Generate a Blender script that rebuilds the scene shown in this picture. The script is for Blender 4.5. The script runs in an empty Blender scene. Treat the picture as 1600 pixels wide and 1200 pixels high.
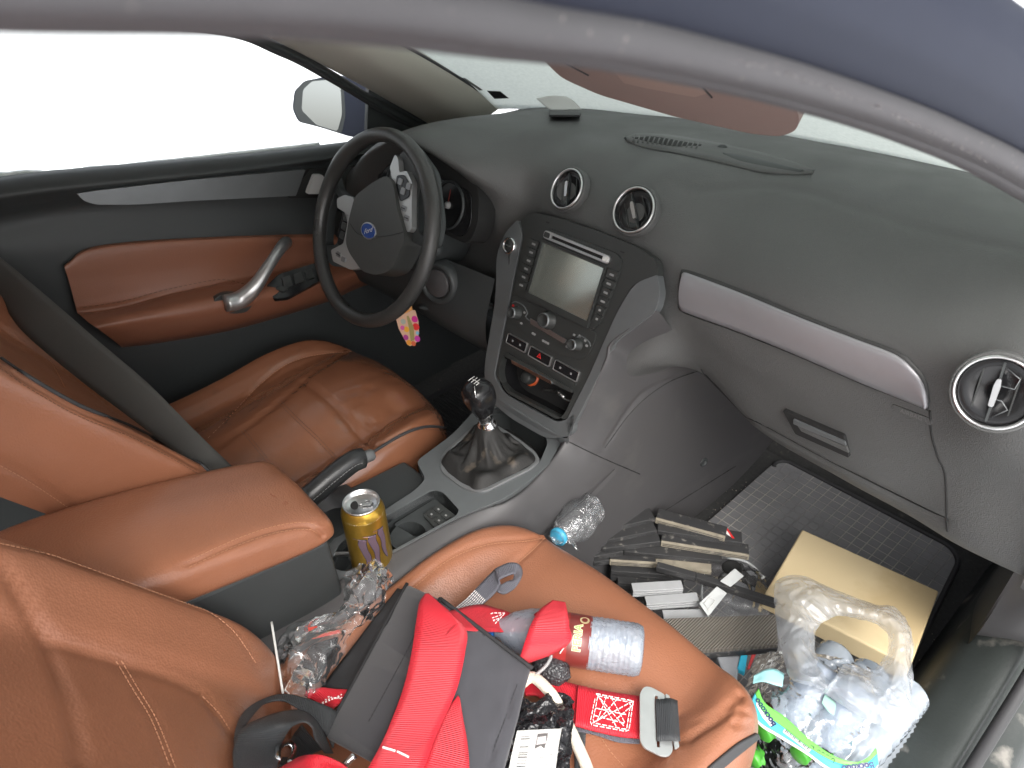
import bpy, bmesh, math, random
from mathutils import Vector, Matrix, noise
from mathutils.bvhtree import BVHTree
from mathutils.kdtree import KDTree
R = math.radians
random.seed(7)
sc = bpy.context.scene
COL = sc.collection

# ------------------------------------------------------------------ camera
CAM = Vector((.8096, -.7031, 1.2678)); FPX = 1181.7
RR = [Vector((0.677835, 0.734634, -0.029185)), Vector((-0.40981, 0.410487, 0.81459)), Vector((0.610406, -0.540197, 0.579303))]
cd = bpy.data.cameras.new('camera'); cam = bpy.data.objects.new('camera', cd); COL.objects.link(cam)
cam.matrix_world = Matrix(((RR[0].x, RR[1].x, RR[2].x, CAM.x), (RR[0].y, RR[1].y, RR[2].y, CAM.y), (RR[0].z, RR[1].z, RR[2].z, CAM.z), (0, 0, 0, 1)))
cd.sensor_width = 36; cd.lens = 36 * FPX / 1600; cd.clip_start = .02; cd.clip_end = 500
cd.dof.use_dof = True; cd.dof.focus_distance = 1.2; cd.dof.aperture_fstop = 9
sc.camera = cam
# ------------------------------------------------------------------ world, sun, exposure
w = bpy.data.worlds.new('World'); sc.world = w; w.use_nodes = True
nt = w.node_tree; nt.nodes.clear()
sky = nt.nodes.new('ShaderNodeTexSky'); sky.sky_type = 'NISHITA'; sky.sun_disc = False
sky.sun_elevation = R(48); sky.sun_rotation = R(115); sky.air_density = 1.0; sky.dust_density = 6; sky.ozone_density = .5
hs = nt.nodes.new('ShaderNodeHueSaturation'); hs.inputs['Saturation'].default_value = .25
bg = nt.nodes.new('ShaderNodeBackground'); bg.inputs['Strength'].default_value = .15
wo = nt.nodes.new('ShaderNodeOutputWorld')
nt.links.new(sky.outputs[0], hs.inputs['Color']); nt.links.new(hs.outputs[0], bg.inputs['Color']); nt.links.new(bg.outputs[0], wo.inputs[0])
sl = bpy.data.lights.new('sun', 'SUN'); sl.energy = .8; sl.angle = R(40); sl.color = (1, .97, .92)
sun = bpy.data.objects.new('sun', sl); COL.objects.link(sun)
sdir = Vector((math.sin(R(115)) * math.cos(R(48)), math.cos(R(115)) * math.cos(R(48)), math.sin(R(48))))
sun.rotation_euler = (-sdir).to_track_quat('-Z', 'Y').to_euler(); sun.location = sdir * 20
sc.view_settings.view_transform = 'Standard'; sc.view_settings.look = 'None'; sc.view_settings.gamma = 1
sc.view_settings.exposure = 1.3

# ------------------------------------------------------------------ helpers
def ray(px, py):
    a, b = (px - 800) / FPX, -(py - 600) / FPX
    return RR[0] * a + RR[1] * b - RR[2]
def U(px, py, x=None, y=None, z=None):
    v = ray(px, py)
    t = (x - CAM.x) / v.x if x is not None else (y - CAM.y) / v.y if y is not None else (z - CAM.z) / v.z
    return CAM + v * t
def UP(px, py, o, n):
    v = ray(px, py); return CAM + v * ((o - CAM).dot(n) / v.dot(n))
def crop(L, ox, oy, s): return [(ox + p[0] / s, oy + p[1] / s) + tuple(p[2:]) for p in L]

def link(name, me, parent=None):
    o = bpy.data.objects.new(name, me); COL.objects.link(o)
    if parent: o.parent = parent
    return o
def tag(o, label=None, cat=None, group=None, kind=None):
    if label: o['label'] = label
    if cat: o['category'] = cat
    if group: o['group'] = group
    if kind: o['kind'] = kind
    return o
def thing(name, label, cat, group=None):
    return tag(link(name, None), label, cat, group)
def mk(name, vs, fs, mat, parent=None, smooth=True, uv=None):
    me = bpy.data.meshes.new(name); me.from_pydata([tuple(v) for v in vs], [], fs); me.update()
    if uv:
        l = me.uv_layers.new(name='UVMap')
        for lp in me.loops: l.data[lp.index].uv = uv[lp.vertex_index]
    if smooth:
        for p in me.polygons: p.use_smooth = True
    if mat: me.materials.append(mat)
    return link(name, me, parent)
def addmod(o, t, **k):
    m = o.modifiers.new(t.lower(), t)
    for a, b in k.items(): setattr(m, a, b)
    return m
def bev(o, w=.0015, seg=2, ang=40):
    addmod(o, 'BEVEL', width=w, segments=seg, limit_method='ANGLE', angle_limit=R(ang)); return o
def cr(P, n, cyc=False):
    """Catmull-Rom resample of a list of Vectors into n points"""
    m = len(P); out = []
    if m == 2: return [P[0].lerp(P[1], i / (n - 1)) for i in range(n)]
    segs = m if cyc else m - 1
    for i in range(n):
        t = i / (n if cyc else n - 1) * segs; k = min(int(t), segs - 1); f = t - k
        if cyc: a, b, c, d = P[(k - 1) % m], P[k % m], P[(k + 1) % m], P[(k + 2) % m]
        else:
            b, c = P[k], P[k + 1]; a = P[k - 1] if k else b * 2 - c; d = P[k + 2] if k + 2 < m else c * 2 - b
        out.append(.5 * ((2 * b) + (c - a) * f + (2 * a - 5 * b + 4 * c - d) * f * f + (3 * b - a - 3 * c + d) * f ** 3))
    return out
def V(*a): return Vector(a)
def grid(rows, cyc=False):
    nr, nc = len(rows), len(rows[0]); vs = [p for r in rows for p in r]; fs = []
    for i in range(nr - 1):
        for j in range(nc if cyc else nc - 1):
            k = (j + 1) % nc; fs.append((i * nc + j, i * nc + k, (i + 1) * nc + k, (i + 1) * nc + j))
    return vs, fs
def loft(name, rows, mat, parent=None, nu=40, nv=40, cyc=False, thick=0, disp=None, flip=False, off=0):
    rows = [cr([Vector(p) for p in r], nu, cyc) for r in rows]
    cols = [cr([r[j] for r in rows], nv) for j in range(nu)]
    rr = [[cols[j][i] for j in range(nu)] for i in range(nv)]
    if disp: rr = [[disp(p, j / (nu - 1), i / (nv - 1)) for j, p in enumerate(r)] for i, r in enumerate(rr)]
    vs, fs = grid(rr, cyc)
    if flip: fs = [f[::-1] for f in fs]
    uv = []
    for i, r in enumerate(rr):
        u = 0
        for j in range(nu):
            if j: u += (r[j] - r[j - 1]).length
            if i and j == 0: vacc += (r[0] - rr[i - 1][0]).length
            elif j == 0: vacc = 0
            uv.append((u, vacc))
    o = mk(name, vs, fs, mat, parent, uv=uv)
    if thick: addmod(o, 'SOLIDIFY', thickness=thick, offset=off)
    return o
def bvh(o):
    dg = bpy.context.evaluated_depsgraph_get()
    me = o.data; return BVHTree.FromPolygons([v.co.copy() for v in me.vertices], [tuple(p.vertices) for p in me.polygons])
def hit(b, px, py, off=0.0):
    h = b.ray_cast(CAM, ray(px, py).normalized())
    if h[0] is None: return None
    n = h[1]
    if n.dot(ray(px, py)) > 0: n = -n
    return h[0] + n * off
def hits(b, L, off=0.0, n=None):
    P = [hit(b, *p[:2], off) for p in dens(L, n or max(8, len(L) * 6))]
    return [p for p in P if p is not None]
def dens(L, n): return [(p.x, p.y) for p in cr([V(a[0], a[1], 0) for a in L], n)]
def groove(o, path, wd, dp, sm=1.0):
    kd = KDTree(len(path))
    for i, p in enumerate(path): kd.insert(p, i)
    kd.balance(); me = o.data
    ns = [v.normal.copy() for v in me.vertices]
    for v, n in zip(me.vertices, ns):
        c, i, d = kd.find(v.co)
        if d < wd * 3:
            if n.dot(CAM - v.co) < 0: n = -n
            v.co -= n * dp * math.exp(-(d / wd) ** 2)
    me.update()
def resample(P, step):
    out = [P[0]]; acc = 0
    for a, b in zip(P, P[1:]):
        L = (b - a).length
        if L < 1e-9: continue
        t = step - acc
        while t <= L: out.append(a.lerp(b, t / L)); t += step
        acc = L - (t - step)
    return out
def tube(name, P, r, mat, parent=None, seg=10, cyc=False, n=None, caps=True, flat=1.0, upv=V(0, 0, 1)):
    P = [Vector(p) for p in P]
    if n: P = cr(P, n, cyc)
    m = len(P); rings = []; up = None
    for i, p in enumerate(P):
        t = (P[(i + 1) % m] - P[i - 1]) if (cyc or 0 < i < m - 1) else (P[1] - P[0] if i == 0 else P[-1] - P[-2])
        t.normalize()
        if up is None: up = upv if abs(t.dot(upv)) < .95 else V(1, 0, 0)
        s = t.cross(up).normalized(); up = s.cross(t).normalized()
        rad = r(i / (m - 1)) if callable(r) else r
        rings.append([p + (s * math.cos(a) + up * math.sin(a) * flat) * rad for a in [2 * math.pi * k / seg for k in range(seg)]])
    if cyc: rings.append(rings[0])
    vs, fs = grid(rings, True)
    if caps and not cyc: fs += [tuple(range(seg))[::-1], tuple(range((m - 1) * seg, m * seg))]
    uv = []
    u = 0
    for i in range(len(rings)):
        if i: u += (P[i % m] - P[(i - 1) % m]).length
        for k in range(seg): uv.append((u, k / seg * 6.283 * .015))
    return mk(name, vs, fs, mat, parent, uv=uv)
def stitches(name, path, mat, parent, ln=.006, gap=.004, r=.0006):
    P = resample(path, .002); vs, fs = [], []; i = 0; a = max(1, int(ln / .002)); g = max(1, int(gap / .002))
    while i + a < len(P):
        p, q = P[i], P[i + a]; d = (q - p)
        if d.length > 1e-6:
            s = d.orthogonal().normalized() * r; u = d.normalized().cross(s)
            k = len(vs); vs += [p + s, p + u, p - s, p - u, q + s, q + u, q - s, q - u]
            fs += [(k + j, k + (j + 1) % 4, k + 4 + (j + 1) % 4, k + 4 + j) for j in range(4)] + [(k + 3, k + 2, k + 1, k), (k + 4, k + 5, k + 6, k + 7)]
        i += a + g
    return mk(name, vs, fs, mat, parent, smooth=False)
def lathe(name, prof, mat, parent=None, seg=48, o=V(0, 0, 0), ax=V(0, 0, 1), disp=None, ref=None):
    """prof: list of (r, h) along axis ax from o"""
    ax = ax.normalized(); s = (ref or (V(1, 0, 0) if abs(ax.x) < .9 else V(0, 1, 0))); s = (s - ax * s.dot(ax)).normalized(); t = ax.cross(s)
    rings = []
    for (r, h) in prof:
        ring = []
        for k in range(seg):
            a = 2 * math.pi * k / seg; rr = r * (1 + (disp(a, h) if disp else 0))
            ring.append(o + ax * h + (s * math.cos(a) + t * math.sin(a)) * rr)
        rings.append(ring)
    vs, fs = grid(rings, True)
    return mk(name, vs, fs, mat, parent)
class Fr:
    def __init__(s, o, ex, ey): s.o = Vector(o); s.x = Vector(ex).normalized(); s.y = Vector(ey).normalized(); s.n = s.x.cross(s.y)
    def __call__(s, u, v, h=0): return s.o + s.x * (u * .001) + s.y * (v * .001) + s.n * (h * .001)
def rpoly(P, r=3, seg=4):
    out = []; m = len(P)
    for i in range(m):
        rr = r[i] if isinstance(r, (list, tuple)) else r
        p = V(P[i][0], P[i][1]); a = V(*P[i - 1][:2]) - p; b = V(*P[(i + 1) % m][:2]) - p
        d = min(rr, a.length * .45, b.length * .45)
        if d < 1e-6: out.append(tuple(p)); continue
        A = p + a.normalized() * d; B = p + b.normalized() * d
        for k in range(seg + 1):
            t = k / seg; out.append(tuple(A * (1 - t) ** 2 + p * 2 * t * (1 - t) + B * t * t))
    return out
def plate(name, outer, fr, h0, h1, mat, parent=None, holes=(), bw=.8, smooth=False):
    """polygon in frame mm, between heights h0<h1 (mm), optional holes"""
    bm = bmesh.new(); es = []
    for L in [outer] + list(holes):
        vs = [bm.verts.new(fr(p[0], p[1], h1)) for p in L]
        es += [bm.edges.new((vs[i], vs[(i + 1) % len(vs)])) for i in range(len(vs))]
    bmesh.ops.triangle_fill(bm, edges=es, use_beauty=True, normal=fr.n)
    bmesh.ops.recalc_face_normals(bm, faces=bm.faces[:])
    if bm.faces and sum(f.normal.dot(fr.n) * f.calc_area() for f in bm.faces) < 0: bmesh.ops.reverse_faces(bm, faces=bm.faces[:])
    r = bmesh.ops.extrude_face_region(bm, geom=bm.faces[:])
    for g in r['geom']:
        if isinstance(g, bmesh.types.BMVert): g.co -= fr.n * (h1 - h0) * .001
    bmesh.ops.recalc_face_normals(bm, faces=bm.faces[:])
    me = bpy.data.meshes.new(name); bm.to_mesh(me); bm.free(); me.materials.append(mat)
    o = link(name, me, parent)
    if bw: addmod(o, 'BEVEL', width=bw * .001, segments=2, limit_method='ANGLE', angle_limit=R(50))
    if smooth:
        for p in me.polygons: p.use_smooth = True
        addmod(o, 'WEIGHTED_NORMAL')
    return o
def rect(a, b, c, d, r=2): return rpoly([(a, b), (c, b), (c, d), (a, d)], r)
def disc(u, v, r, n=32, r2=None): return [(u + r * math.cos(2 * math.pi * k / n), v + (r2 or r) * math.sin(2 * math.pi * k / n)) for k in range(n)]
def hexa(name, P, mat, parent=None, bw=.004, seg=3):
    """P: 4 top + 4 bottom points"""
    o = mk(name, P, [(0, 1, 2, 3), (7, 6, 5, 4), (0, 4, 5, 1), (1, 5, 6, 2), (2, 6, 7, 3), (3, 7, 4, 0)], mat, parent, smooth=False)
    bm = bmesh.new(); bm.from_mesh(o.data); bmesh.ops.recalc_face_normals(bm, faces=bm.faces[:]); bm.to_mesh(o.data); bm.free()
    if bw: addmod(o, 'BEVEL', width=bw, segments=seg)
    return o
def textmesh(body, size=1.0, shear=0, bold=0):
    cu = bpy.data.curves.new('t', 'FONT'); cu.body = body; cu.size = size; cu.shear = shear; cu.offset = bold; cu.align_x = 'CENTER'; cu.align_y = 'CENTER'; cu.resolution_u = 3
    o = bpy.data.objects.new('t', cu); COL.objects.link(o); bpy.context.view_layer.update()
    me = bpy.data.meshes.new_from_object(o.evaluated_get(bpy.context.evaluated_depsgraph_get()))
    bpy.data.objects.remove(o); bpy.data.curves.remove(cu); return me
def text(name, body, fn, size, mat, parent, shear=0, bold=0, sub=0):
    """fn maps 2D text coordinates to a 3D point"""
    me = textmesh(body, size, shear, bold); me.name = name
    if sub:
        bm = bmesh.new(); bm.from_mesh(me); bmesh.ops.triangulate(bm, faces=bm.faces[:])
        bmesh.ops.subdivide_edges(bm, edges=[e for e in bm.edges if e.calc_length() > sub], cuts=2); bm.to_mesh(me); bm.free()
    for v in me.vertices: v.co = fn(v.co.x, v.co.y)
    me.materials.clear(); me.materials.append(mat); me.update()
    return link(name, me, parent)
def patch(name, poly, fn, mat, parent, smooth=False, cuts=0):
    bm = bmesh.new(); vs = [bm.verts.new((p[0], p[1], 0)) for p in poly]; es = [bm.edges.new((vs[i], vs[(i + 1) % len(vs)])) for i in range(len(vs))]
    bmesh.ops.triangle_fill(bm, edges=es, use_beauty=True)
    if cuts: bmesh.ops.subdivide_edges(bm, edges=bm.edges[:], cuts=cuts, use_grid_fill=True)
    for v in bm.verts: v.co = fn(v.co.x, v.co.y)
    me = bpy.data.meshes.new(name); bm.to_mesh(me); bm.free(); me.materials.append(mat)
    return link(name, me, parent)
def ribbon(name, prs, mat, parent=None, th=.0018, n=60, m=7, crown=0):
    """prs: list of (pointA, pointB): both edges of a webbing strap"""
    A = cr([Vector(p[0]) for p in prs], n); B = cr([Vector(p[1]) for p in prs], n)
    rows = [[A[i].lerp(B[i], j / (m - 1)) for j in range(m)] for i in range(n)]
    vs, fs = grid(rows); uv = []; u = 0
    for i in range(n):
        if i: u += ((A[i] + B[i]) / 2 - (A[i - 1] + B[i - 1]) / 2).length
        for j in range(m): uv.append((u, j / (m - 1) * .045))
    o = mk(name, vs, fs, mat, parent, uv=uv); addmod(o, 'SOLIDIFY', thickness=th, offset=0); return o
def fb(p, s, o=3): return noise.fractal(p * s, .6, 2.1, o)

# ------------------------------------------------------------------ materials
def M(name, col, rough=.5, metal=0, bump=None, var=None, coat=0, spec=.5, sheen=0, bump2=None, rvar=0, dust=None):
    m = bpy.data.materials.new(name); m.use_nodes = True; n = m.node_tree; b = n.nodes['Principled BSDF']
    b.inputs['Base Color'].default_value = (*col, 1); b.inputs['Roughness'].default_value = rough; b.inputs['Metallic'].default_value = metal
    b.inputs['Coat Weight'].default_value = coat; b.inputs['Specular IOR Level'].default_value = spec; b.inputs['Sheen Weight'].default_value = sheen
    b.inputs['Coat Roughness'].default_value = .22
    tc = n.nodes.new('ShaderNodeTexCoord'); tc = tc.outputs['Object']
    def nz(scale, det=4, typ='ShaderNodeTexNoise'):
        t = n.nodes.new(typ); t.inputs['Scale'].default_value = scale
        if typ == 'ShaderNodeTexNoise': t.inputs['Detail'].default_value = det
        n.links.new(tc, t.inputs['Vector']); return t
    last = None
    if var:   # (scale, amount)
        t = nz(var[0], 6); mx = n.nodes.new('ShaderNodeMix'); mx.data_type = 'RGBA'
        k = var[1]; mx.inputs['A'].default_value = (*[c * (1 - k) for c in col], 1); mx.inputs['B'].default_value = (*[min(1, c * (1 + k)) for c in col], 1)
        n.links.new(t.outputs['Fac'], mx.inputs['Factor']); n.links.new(mx.outputs['Result'], b.inputs['Base Color']); last = mx.outputs['Result']
    if dust:  # (colour, scale, lo, hi)
        t = nz(dust[1], 8); r = n.nodes.new('ShaderNodeMapRange'); r.inputs['From Min'].default_value = dust[2]; r.inputs['From Max'].default_value = dust[3]
        n.links.new(t.outputs['Fac'], r.inputs['Value']); mx = n.nodes.new('ShaderNodeMix'); mx.data_type = 'RGBA'
        if last: n.links.new(last, mx.inputs['A'])
        else: mx.inputs['A'].default_value = (*col, 1)
        mx.inputs['B'].default_value = (*dust[0], 1); n.links.new(r.outputs[0], mx.inputs['Factor']); n.links.new(mx.outputs['Result'], b.inputs['Base Color'])
    if rvar:
        t = nz(9, 5); r = n.nodes.new('ShaderNodeMapRange'); r.inputs['To Min'].default_value = rough - rvar; r.inputs['To Max'].default_value = rough + rvar
        r.inputs['From Min'].default_value = .3; r.inputs['From Max'].default_value = .7
        n.links.new(t.outputs['Fac'], r.inputs['Value']); n.links.new(r.outputs[0], b.inputs['Roughness'])
    prev = None
    for bp in (bump, bump2):
        if bp:
            t = nz(bp[0], 3, bp[3] if len(bp) > 3 else 'ShaderNodeTexNoise'); u = n.nodes.new('ShaderNodeBump')
            u.inputs['Strength'].default_value = bp[1]; u.inputs['Distance'].default_value = bp[2] if len(bp) > 2 else .001
            n.links.new(t.outputs[0], u.inputs['Height'])
            if prev: n.links.new(prev, u.inputs['Normal'])
            prev = u.outputs[0]
    if prev: n.links.new(prev, b.inputs['Normal'])
    return m
VOR = 'ShaderNodeTexVoronoi'
LEA = M('tan_leather', (.275, .112, .061), .34, bump=(380, .45, .0007, VOR), bump2=(19, .34, .004), var=(8, .17), rvar=.07)
LEAW = M('worn_tan_leather', (.215, .088, .047), .19, bump=(380, .2, .0005, VOR), bump2=(26, .35, .003), var=(9, .22), rvar=.06, coat=.6, dust=((.16, .075, .045), 14, .6, .75))
LEAD = M('door_leather', (.225, .09, .052), .38, bump=(420, .3, .0006, VOR), var=(6, .1))
PL = M('dash_plastic', (.072, .073, .072), .5, bump=(650, .8, .0007, VOR), var=(4, .1), rvar=.08, dust=((.15, .15, .145), 420, .70, .78))
PLT = M('console_plastic', (.058, .056, .058), .52, bump=(700, .25, .0004), var=(6, .08), dust=((.085, .082, .08), 14, .6, .85))
PLD = M('dark_plastic', (.034, .038, .039), .5, bump=(700, .3, .0004), var=(5, .15))
BLK = M('black_panel', (.03, .032, .031), .4, bump=(900, .12, .0003))
GLO = M('gloss_black', (.012, .012, .013), .2, spec=.4)
SIL = M('silver_grey_trim', (.22, .225, .23), .38, metal=.55, var=(60, .05))
SILD = M('satin_grey_trim', (.16, .17, .175), .36, metal=.5, var=(30, .1), rvar=.05)
CHR = M('chrome', (.75, .76, .77), .16, metal=1)
ALU = M('brushed_aluminium', (.62, .62, .62), .3, metal=1, var=(90, .1))
RUB = M('rubber', (.035, .035, .037), .65, bump=(120, .2, .0008), var=(10, .2))
CARP = M('carpet', (.045, .045, .044), .95, bump=(900, .9, .002), var=(120, .4), dust=((.11, .10, .085), 60, .62, .78))
BEI = M('pillar_fabric', (.42, .40, .35), .8, bump=(700, .3, .0005), var=(5, .06))
BODY = M('navy_body_paint', (.018, .021, .034), .55, spec=.15, coat=.0, var=(40, .06))
GLY = M('grey_rubber_seal', (.055, .052, .056), .6, bump=(60, .15, .002), var=(18, .18), dust=((.3, .27, .24), 320, .68, .8))
WHT = M('white_paper', (.62, .62, .60), .7, var=(20, .04))
INK = M('black_ink', (.02, .02, .022), .6)
GREY_INK = M('grey_ink', (.26, .26, .26), .5)
CRM = M('cream_board', (.62, .50, .30), .75, bump=(160, .15, .0008), var=(5, .08), dust=((.52, .40, .22), 3.2, .5, .56))
REDP = M('red_plastic', (.55, .02, .02), .35)
CLOTH = M('charcoal_nylon', (.045, .045, .053), .8, bump=(1500, .5, .0006), var=(9, .14), sheen=.2)
CLOTHD = M('black_nylon', (.018, .018, .02), .85, bump=(1500, .5, .0006))
THR = M('tan_thread', (.42, .21, .12), .7)
THW = M('white_thread', (.85, .8, .78), .8)
THB = M('dark_thread', (.10, .045, .025), .8)
DARK = M('dark_recess', (.008, .008, .008), .8)
MIR = M('mirror_glass', (.9, .92, .92), .02, metal=1)
SNOW = M('snow', (.82, .84, .86), .7, bump=(3, .3, .05), var=(.6, .04))
GOLD = M('gold_can', (.58, .36, .06), .28, metal=.85, var=(160, .12), bump=(30, .12, .003))
YEL = M('plastic_yellow', (.75, .6, .1), .5)
ORG = M('orange_card', (.62, .30, .10), .6)
ROPE = M('cream_rope', (.68, .62, .52), .85, bump=(500, .9, .002), var=(90, .25))
BLUEC = M('blue_cap', (.02, .16, .55), .35)
GRNC = M('green_cap', (.07, .36, .04), .4)
LBR = M('label_maroon', (.14, .022, .018), .35, var=(50, .1), coat=.3)
LRED = M('label_red', (.26, .02, .018), .35, coat=.3)
LGRN = M('label_green', (.25, .42, .12), .5)
CREAMT = M('label_cream', (.7, .62, .42), .5)
TEAL = M('print_teal', (.08, .55, .68), .45)
GRN = M('print_green', (.16, .58, .10), .45)
VIO = M('can_violet', (.24, .17, .23), .35, metal=.6)
EMB = M('emblem_blue', (.015, .05, .22), .2, coat=.5)
VIS = M('visor_vinyl', (.19, .135, .12), .75, bump=(500, .3, .0006), var=(4, .05))
LCD = M('screen_glass', (.36, .38, .34), .12, metal=.75)
GPL = M('grey_profile', (.42, .43, .44), .4, metal=.2, var=(60, .1))
WOODC = M('cream_edge', (.27, .24, .185), .7, var=(50, .35), dust=((.12, .11, .09), 30, .55, .7))
BAR = M('black_bar', (.035, .035, .036), .5, bump=(200, .3, .0008), var=(25, .3), dust=((.2, .19, .17), 70, .62, .75))

def web(name, col, rough=.6, pitch=140, rough2=None):
    m = M(name, col, rough, var=(25, .1)); n = m.node_tree; b = n.nodes['Principled BSDF']
    uv = n.nodes.new('ShaderNodeUVMap'); wv = n.nodes.new('ShaderNodeTexWave'); wv.wave_type = 'BANDS'; wv.bands_direction = 'X'
    wv.inputs['Scale'].default_value = pitch; wv.inputs['Distortion'].default_value = .15; wv.inputs['Detail'].default_value = 0
    n.links.new(uv.outputs[0], wv.inputs['Vector']); u = n.nodes.new('ShaderNodeBump'); u.inputs['Strength'].default_value = .8; u.inputs['Distance'].default_value = .0008
    n.links.new(wv.outputs['Fac'], u.inputs['Height']); n.links.new(u.outputs[0], b.inputs['Normal'])
    b.inputs['Sheen Weight'].default_value = .03; return m
REDW = web('red_webbing', (.52, .014, .028), .5)
BLKW = web('black_webbing', (.032, .035, .038), .5)
GRYW = web('grey_webbing', (.10, .10, .12), .6)
BELT = web('belt_webbing', (.06, .058, .053), .6, 260)

def clear(name, col=(1, 1, 1), rough=.05, amt=.12, milk=0.0, bump=None, ior=1.45, glossy=1.0, tint=(.86, .90, .94)):
    """thin clear film: see-through, with fresnel reflections and a little milky scatter"""
    m = bpy.data.materials.new(name); m.use_nodes = True; n = m.node_tree; n.nodes.clear()
    out = n.nodes.new('ShaderNodeOutputMaterial'); tr = n.nodes.new('ShaderNodeBsdfTransparent'); tr.inputs[0].default_value = (*col, 1)
    gl = n.nodes.new('ShaderNodeBsdfGlossy'); gl.inputs['Roughness'].default_value = rough; gl.inputs['Color'].default_value = (glossy,) * 3 + (1,)
    fr = n.nodes.new('ShaderNodeFresnel'); fr.inputs['IOR'].default_value = ior
    ad = n.nodes.new('ShaderNodeMath'); ad.operation = 'ADD'; ad.inputs[1].default_value = amt; ad.use_clamp = True
    n.links.new(fr.outputs[0], ad.inputs[0])
    mx = n.nodes.new('ShaderNodeMixShader'); n.links.new(ad.outputs[0], mx.inputs[0]); n.links.new(gl.outputs[0], mx.inputs[2])
    if milk:
        df = n.nodes.new('ShaderNodeBsdfDiffuse'); df.inputs[0].default_value = (*tint, 1)
        tl = n.nodes.new('ShaderNodeBsdfTranslucent'); tl.inputs[0].default_value = (*tint, 1)
        a = n.nodes.new('ShaderNodeAddShader'); mm = n.nodes.new('ShaderNodeMixShader'); mm.inputs[0].default_value = .5
        n.links.new(df.outputs[0], mm.inputs[1]); n.links.new(tl.outputs[0], mm.inputs[2])
        m2 = n.nodes.new('ShaderNodeMixShader'); m2.inputs[0].default_value = milk
        n.links.new(tr.outputs[0], m2.inputs[1]); n.links.new(mm.outputs[0], m2.inputs[2]); n.links.new(m2.outputs[0], mx.inputs[1])
    else: n.links.new(tr.outputs[0], mx.inputs[1])
    if bump:
        tc = n.nodes.new('ShaderNodeTexCoord'); t = n.nodes.new('ShaderNodeTexNoise'); t.inputs['Scale'].default_value = bump[0]; t.inputs['Detail'].default_value = 4; t.inputs['Distortion'].default_value = 1.2
        n.links.new(tc.outputs['Object'], t.inputs['Vector']); u = n.nodes.new('ShaderNodeBump'); u.inputs['Strength'].default_value = bump[1]; u.inputs['Distance'].default_value = bump[2]
        n.links.new(t.outputs['Fac'], u.inputs['Height']); n.links.new(u.outputs[0], gl.inputs['Normal']); n.links.new(u.outputs[0], fr.inputs['Normal'])
    n.links.new(mx.outputs[0], out.inputs[0]); return m
GLASS = clear('window_glass', (.93, .96, .95), .01, 0.0)
FILM = clear('crumpled_clear_film', (.97, .97, .98), .2, .0, .12, (22, .5, .006), ior=1.35)
CARRY = clear('carrier_bag_film', (.96, .97, .98), .13, .03, .31, (45, .6, .004))
SHRINK = clear('shrink_film', (.96, .98, 1), .09, .03, .17, (40, .5, .004))
PET = clear('bottle_plastic', (.90, .95, 1), .08, .04, .45, (35, .6, .008), tint=(.80, .88, .96))
PETB = clear('blue_tinted_bottle', (.78, .87, .98), .12, .05, .50, (120, .8, .005), tint=(.70, .80, .92))
PETC = clear('clear_bottle', (.95, .96, .97), .05, .06, .10, (50, .8, .01))
BLKF = M('black_film', (.015, .015, .017), .22, bump=(38, 1.0, .02))
def frost():
    m = bpy.data.materials.new('frosted_glass'); m.use_nodes = True; n = m.node_tree; n.nodes.clear()
    out = n.nodes.new('ShaderNodeOutputMaterial'); d = n.nodes.new('ShaderNodeBsdfDiffuse'); t = n.nodes.new('ShaderNodeBsdfTranslucent')
    tc = n.nodes.new('ShaderNodeTexCoord'); nz = n.nodes.new('ShaderNodeTexNoise'); nz.inputs['Scale'].default_value = 140; nz.inputs['Detail'].default_value = 5
    n.links.new(tc.outputs['Object'], nz.inputs['Vector']); rp = n.nodes.new('ShaderNodeMix'); rp.data_type = 'RGBA'
    rp.inputs['A'].default_value = (.62, .66, .64, 1); rp.inputs['B'].default_value = (.80, .83, .81, 1)
    n.links.new(nz.outputs['Fac'], rp.inputs['Factor']); n.links.new(rp.outputs['Result'], t.inputs[0]); n.links.new(rp.outputs['Result'], d.inputs[0])
    mx = n.nodes.new('ShaderNodeMixShader'); mx.inputs[0].default_value = .75; n.links.new(d.outputs[0], mx.inputs[1]); n.links.new(t.outputs[0], mx.inputs[2])
    n.links.new(mx.outputs[0], out.inputs[0]); return m
FROST = frost()

# ------------------------------------------------------------------ setting
g = mk('ground', [(-150, -150, -.33), (150, -150, -.33), (150, 150, -.33), (-150, 150, -.33)], [(0, 1, 2, 3)], SNOW, smooth=False); tag(g, kind='structure')
car = thing('car', 'parked dark blue car seen through its open front passenger door, tan leather interior', 'car')

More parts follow.
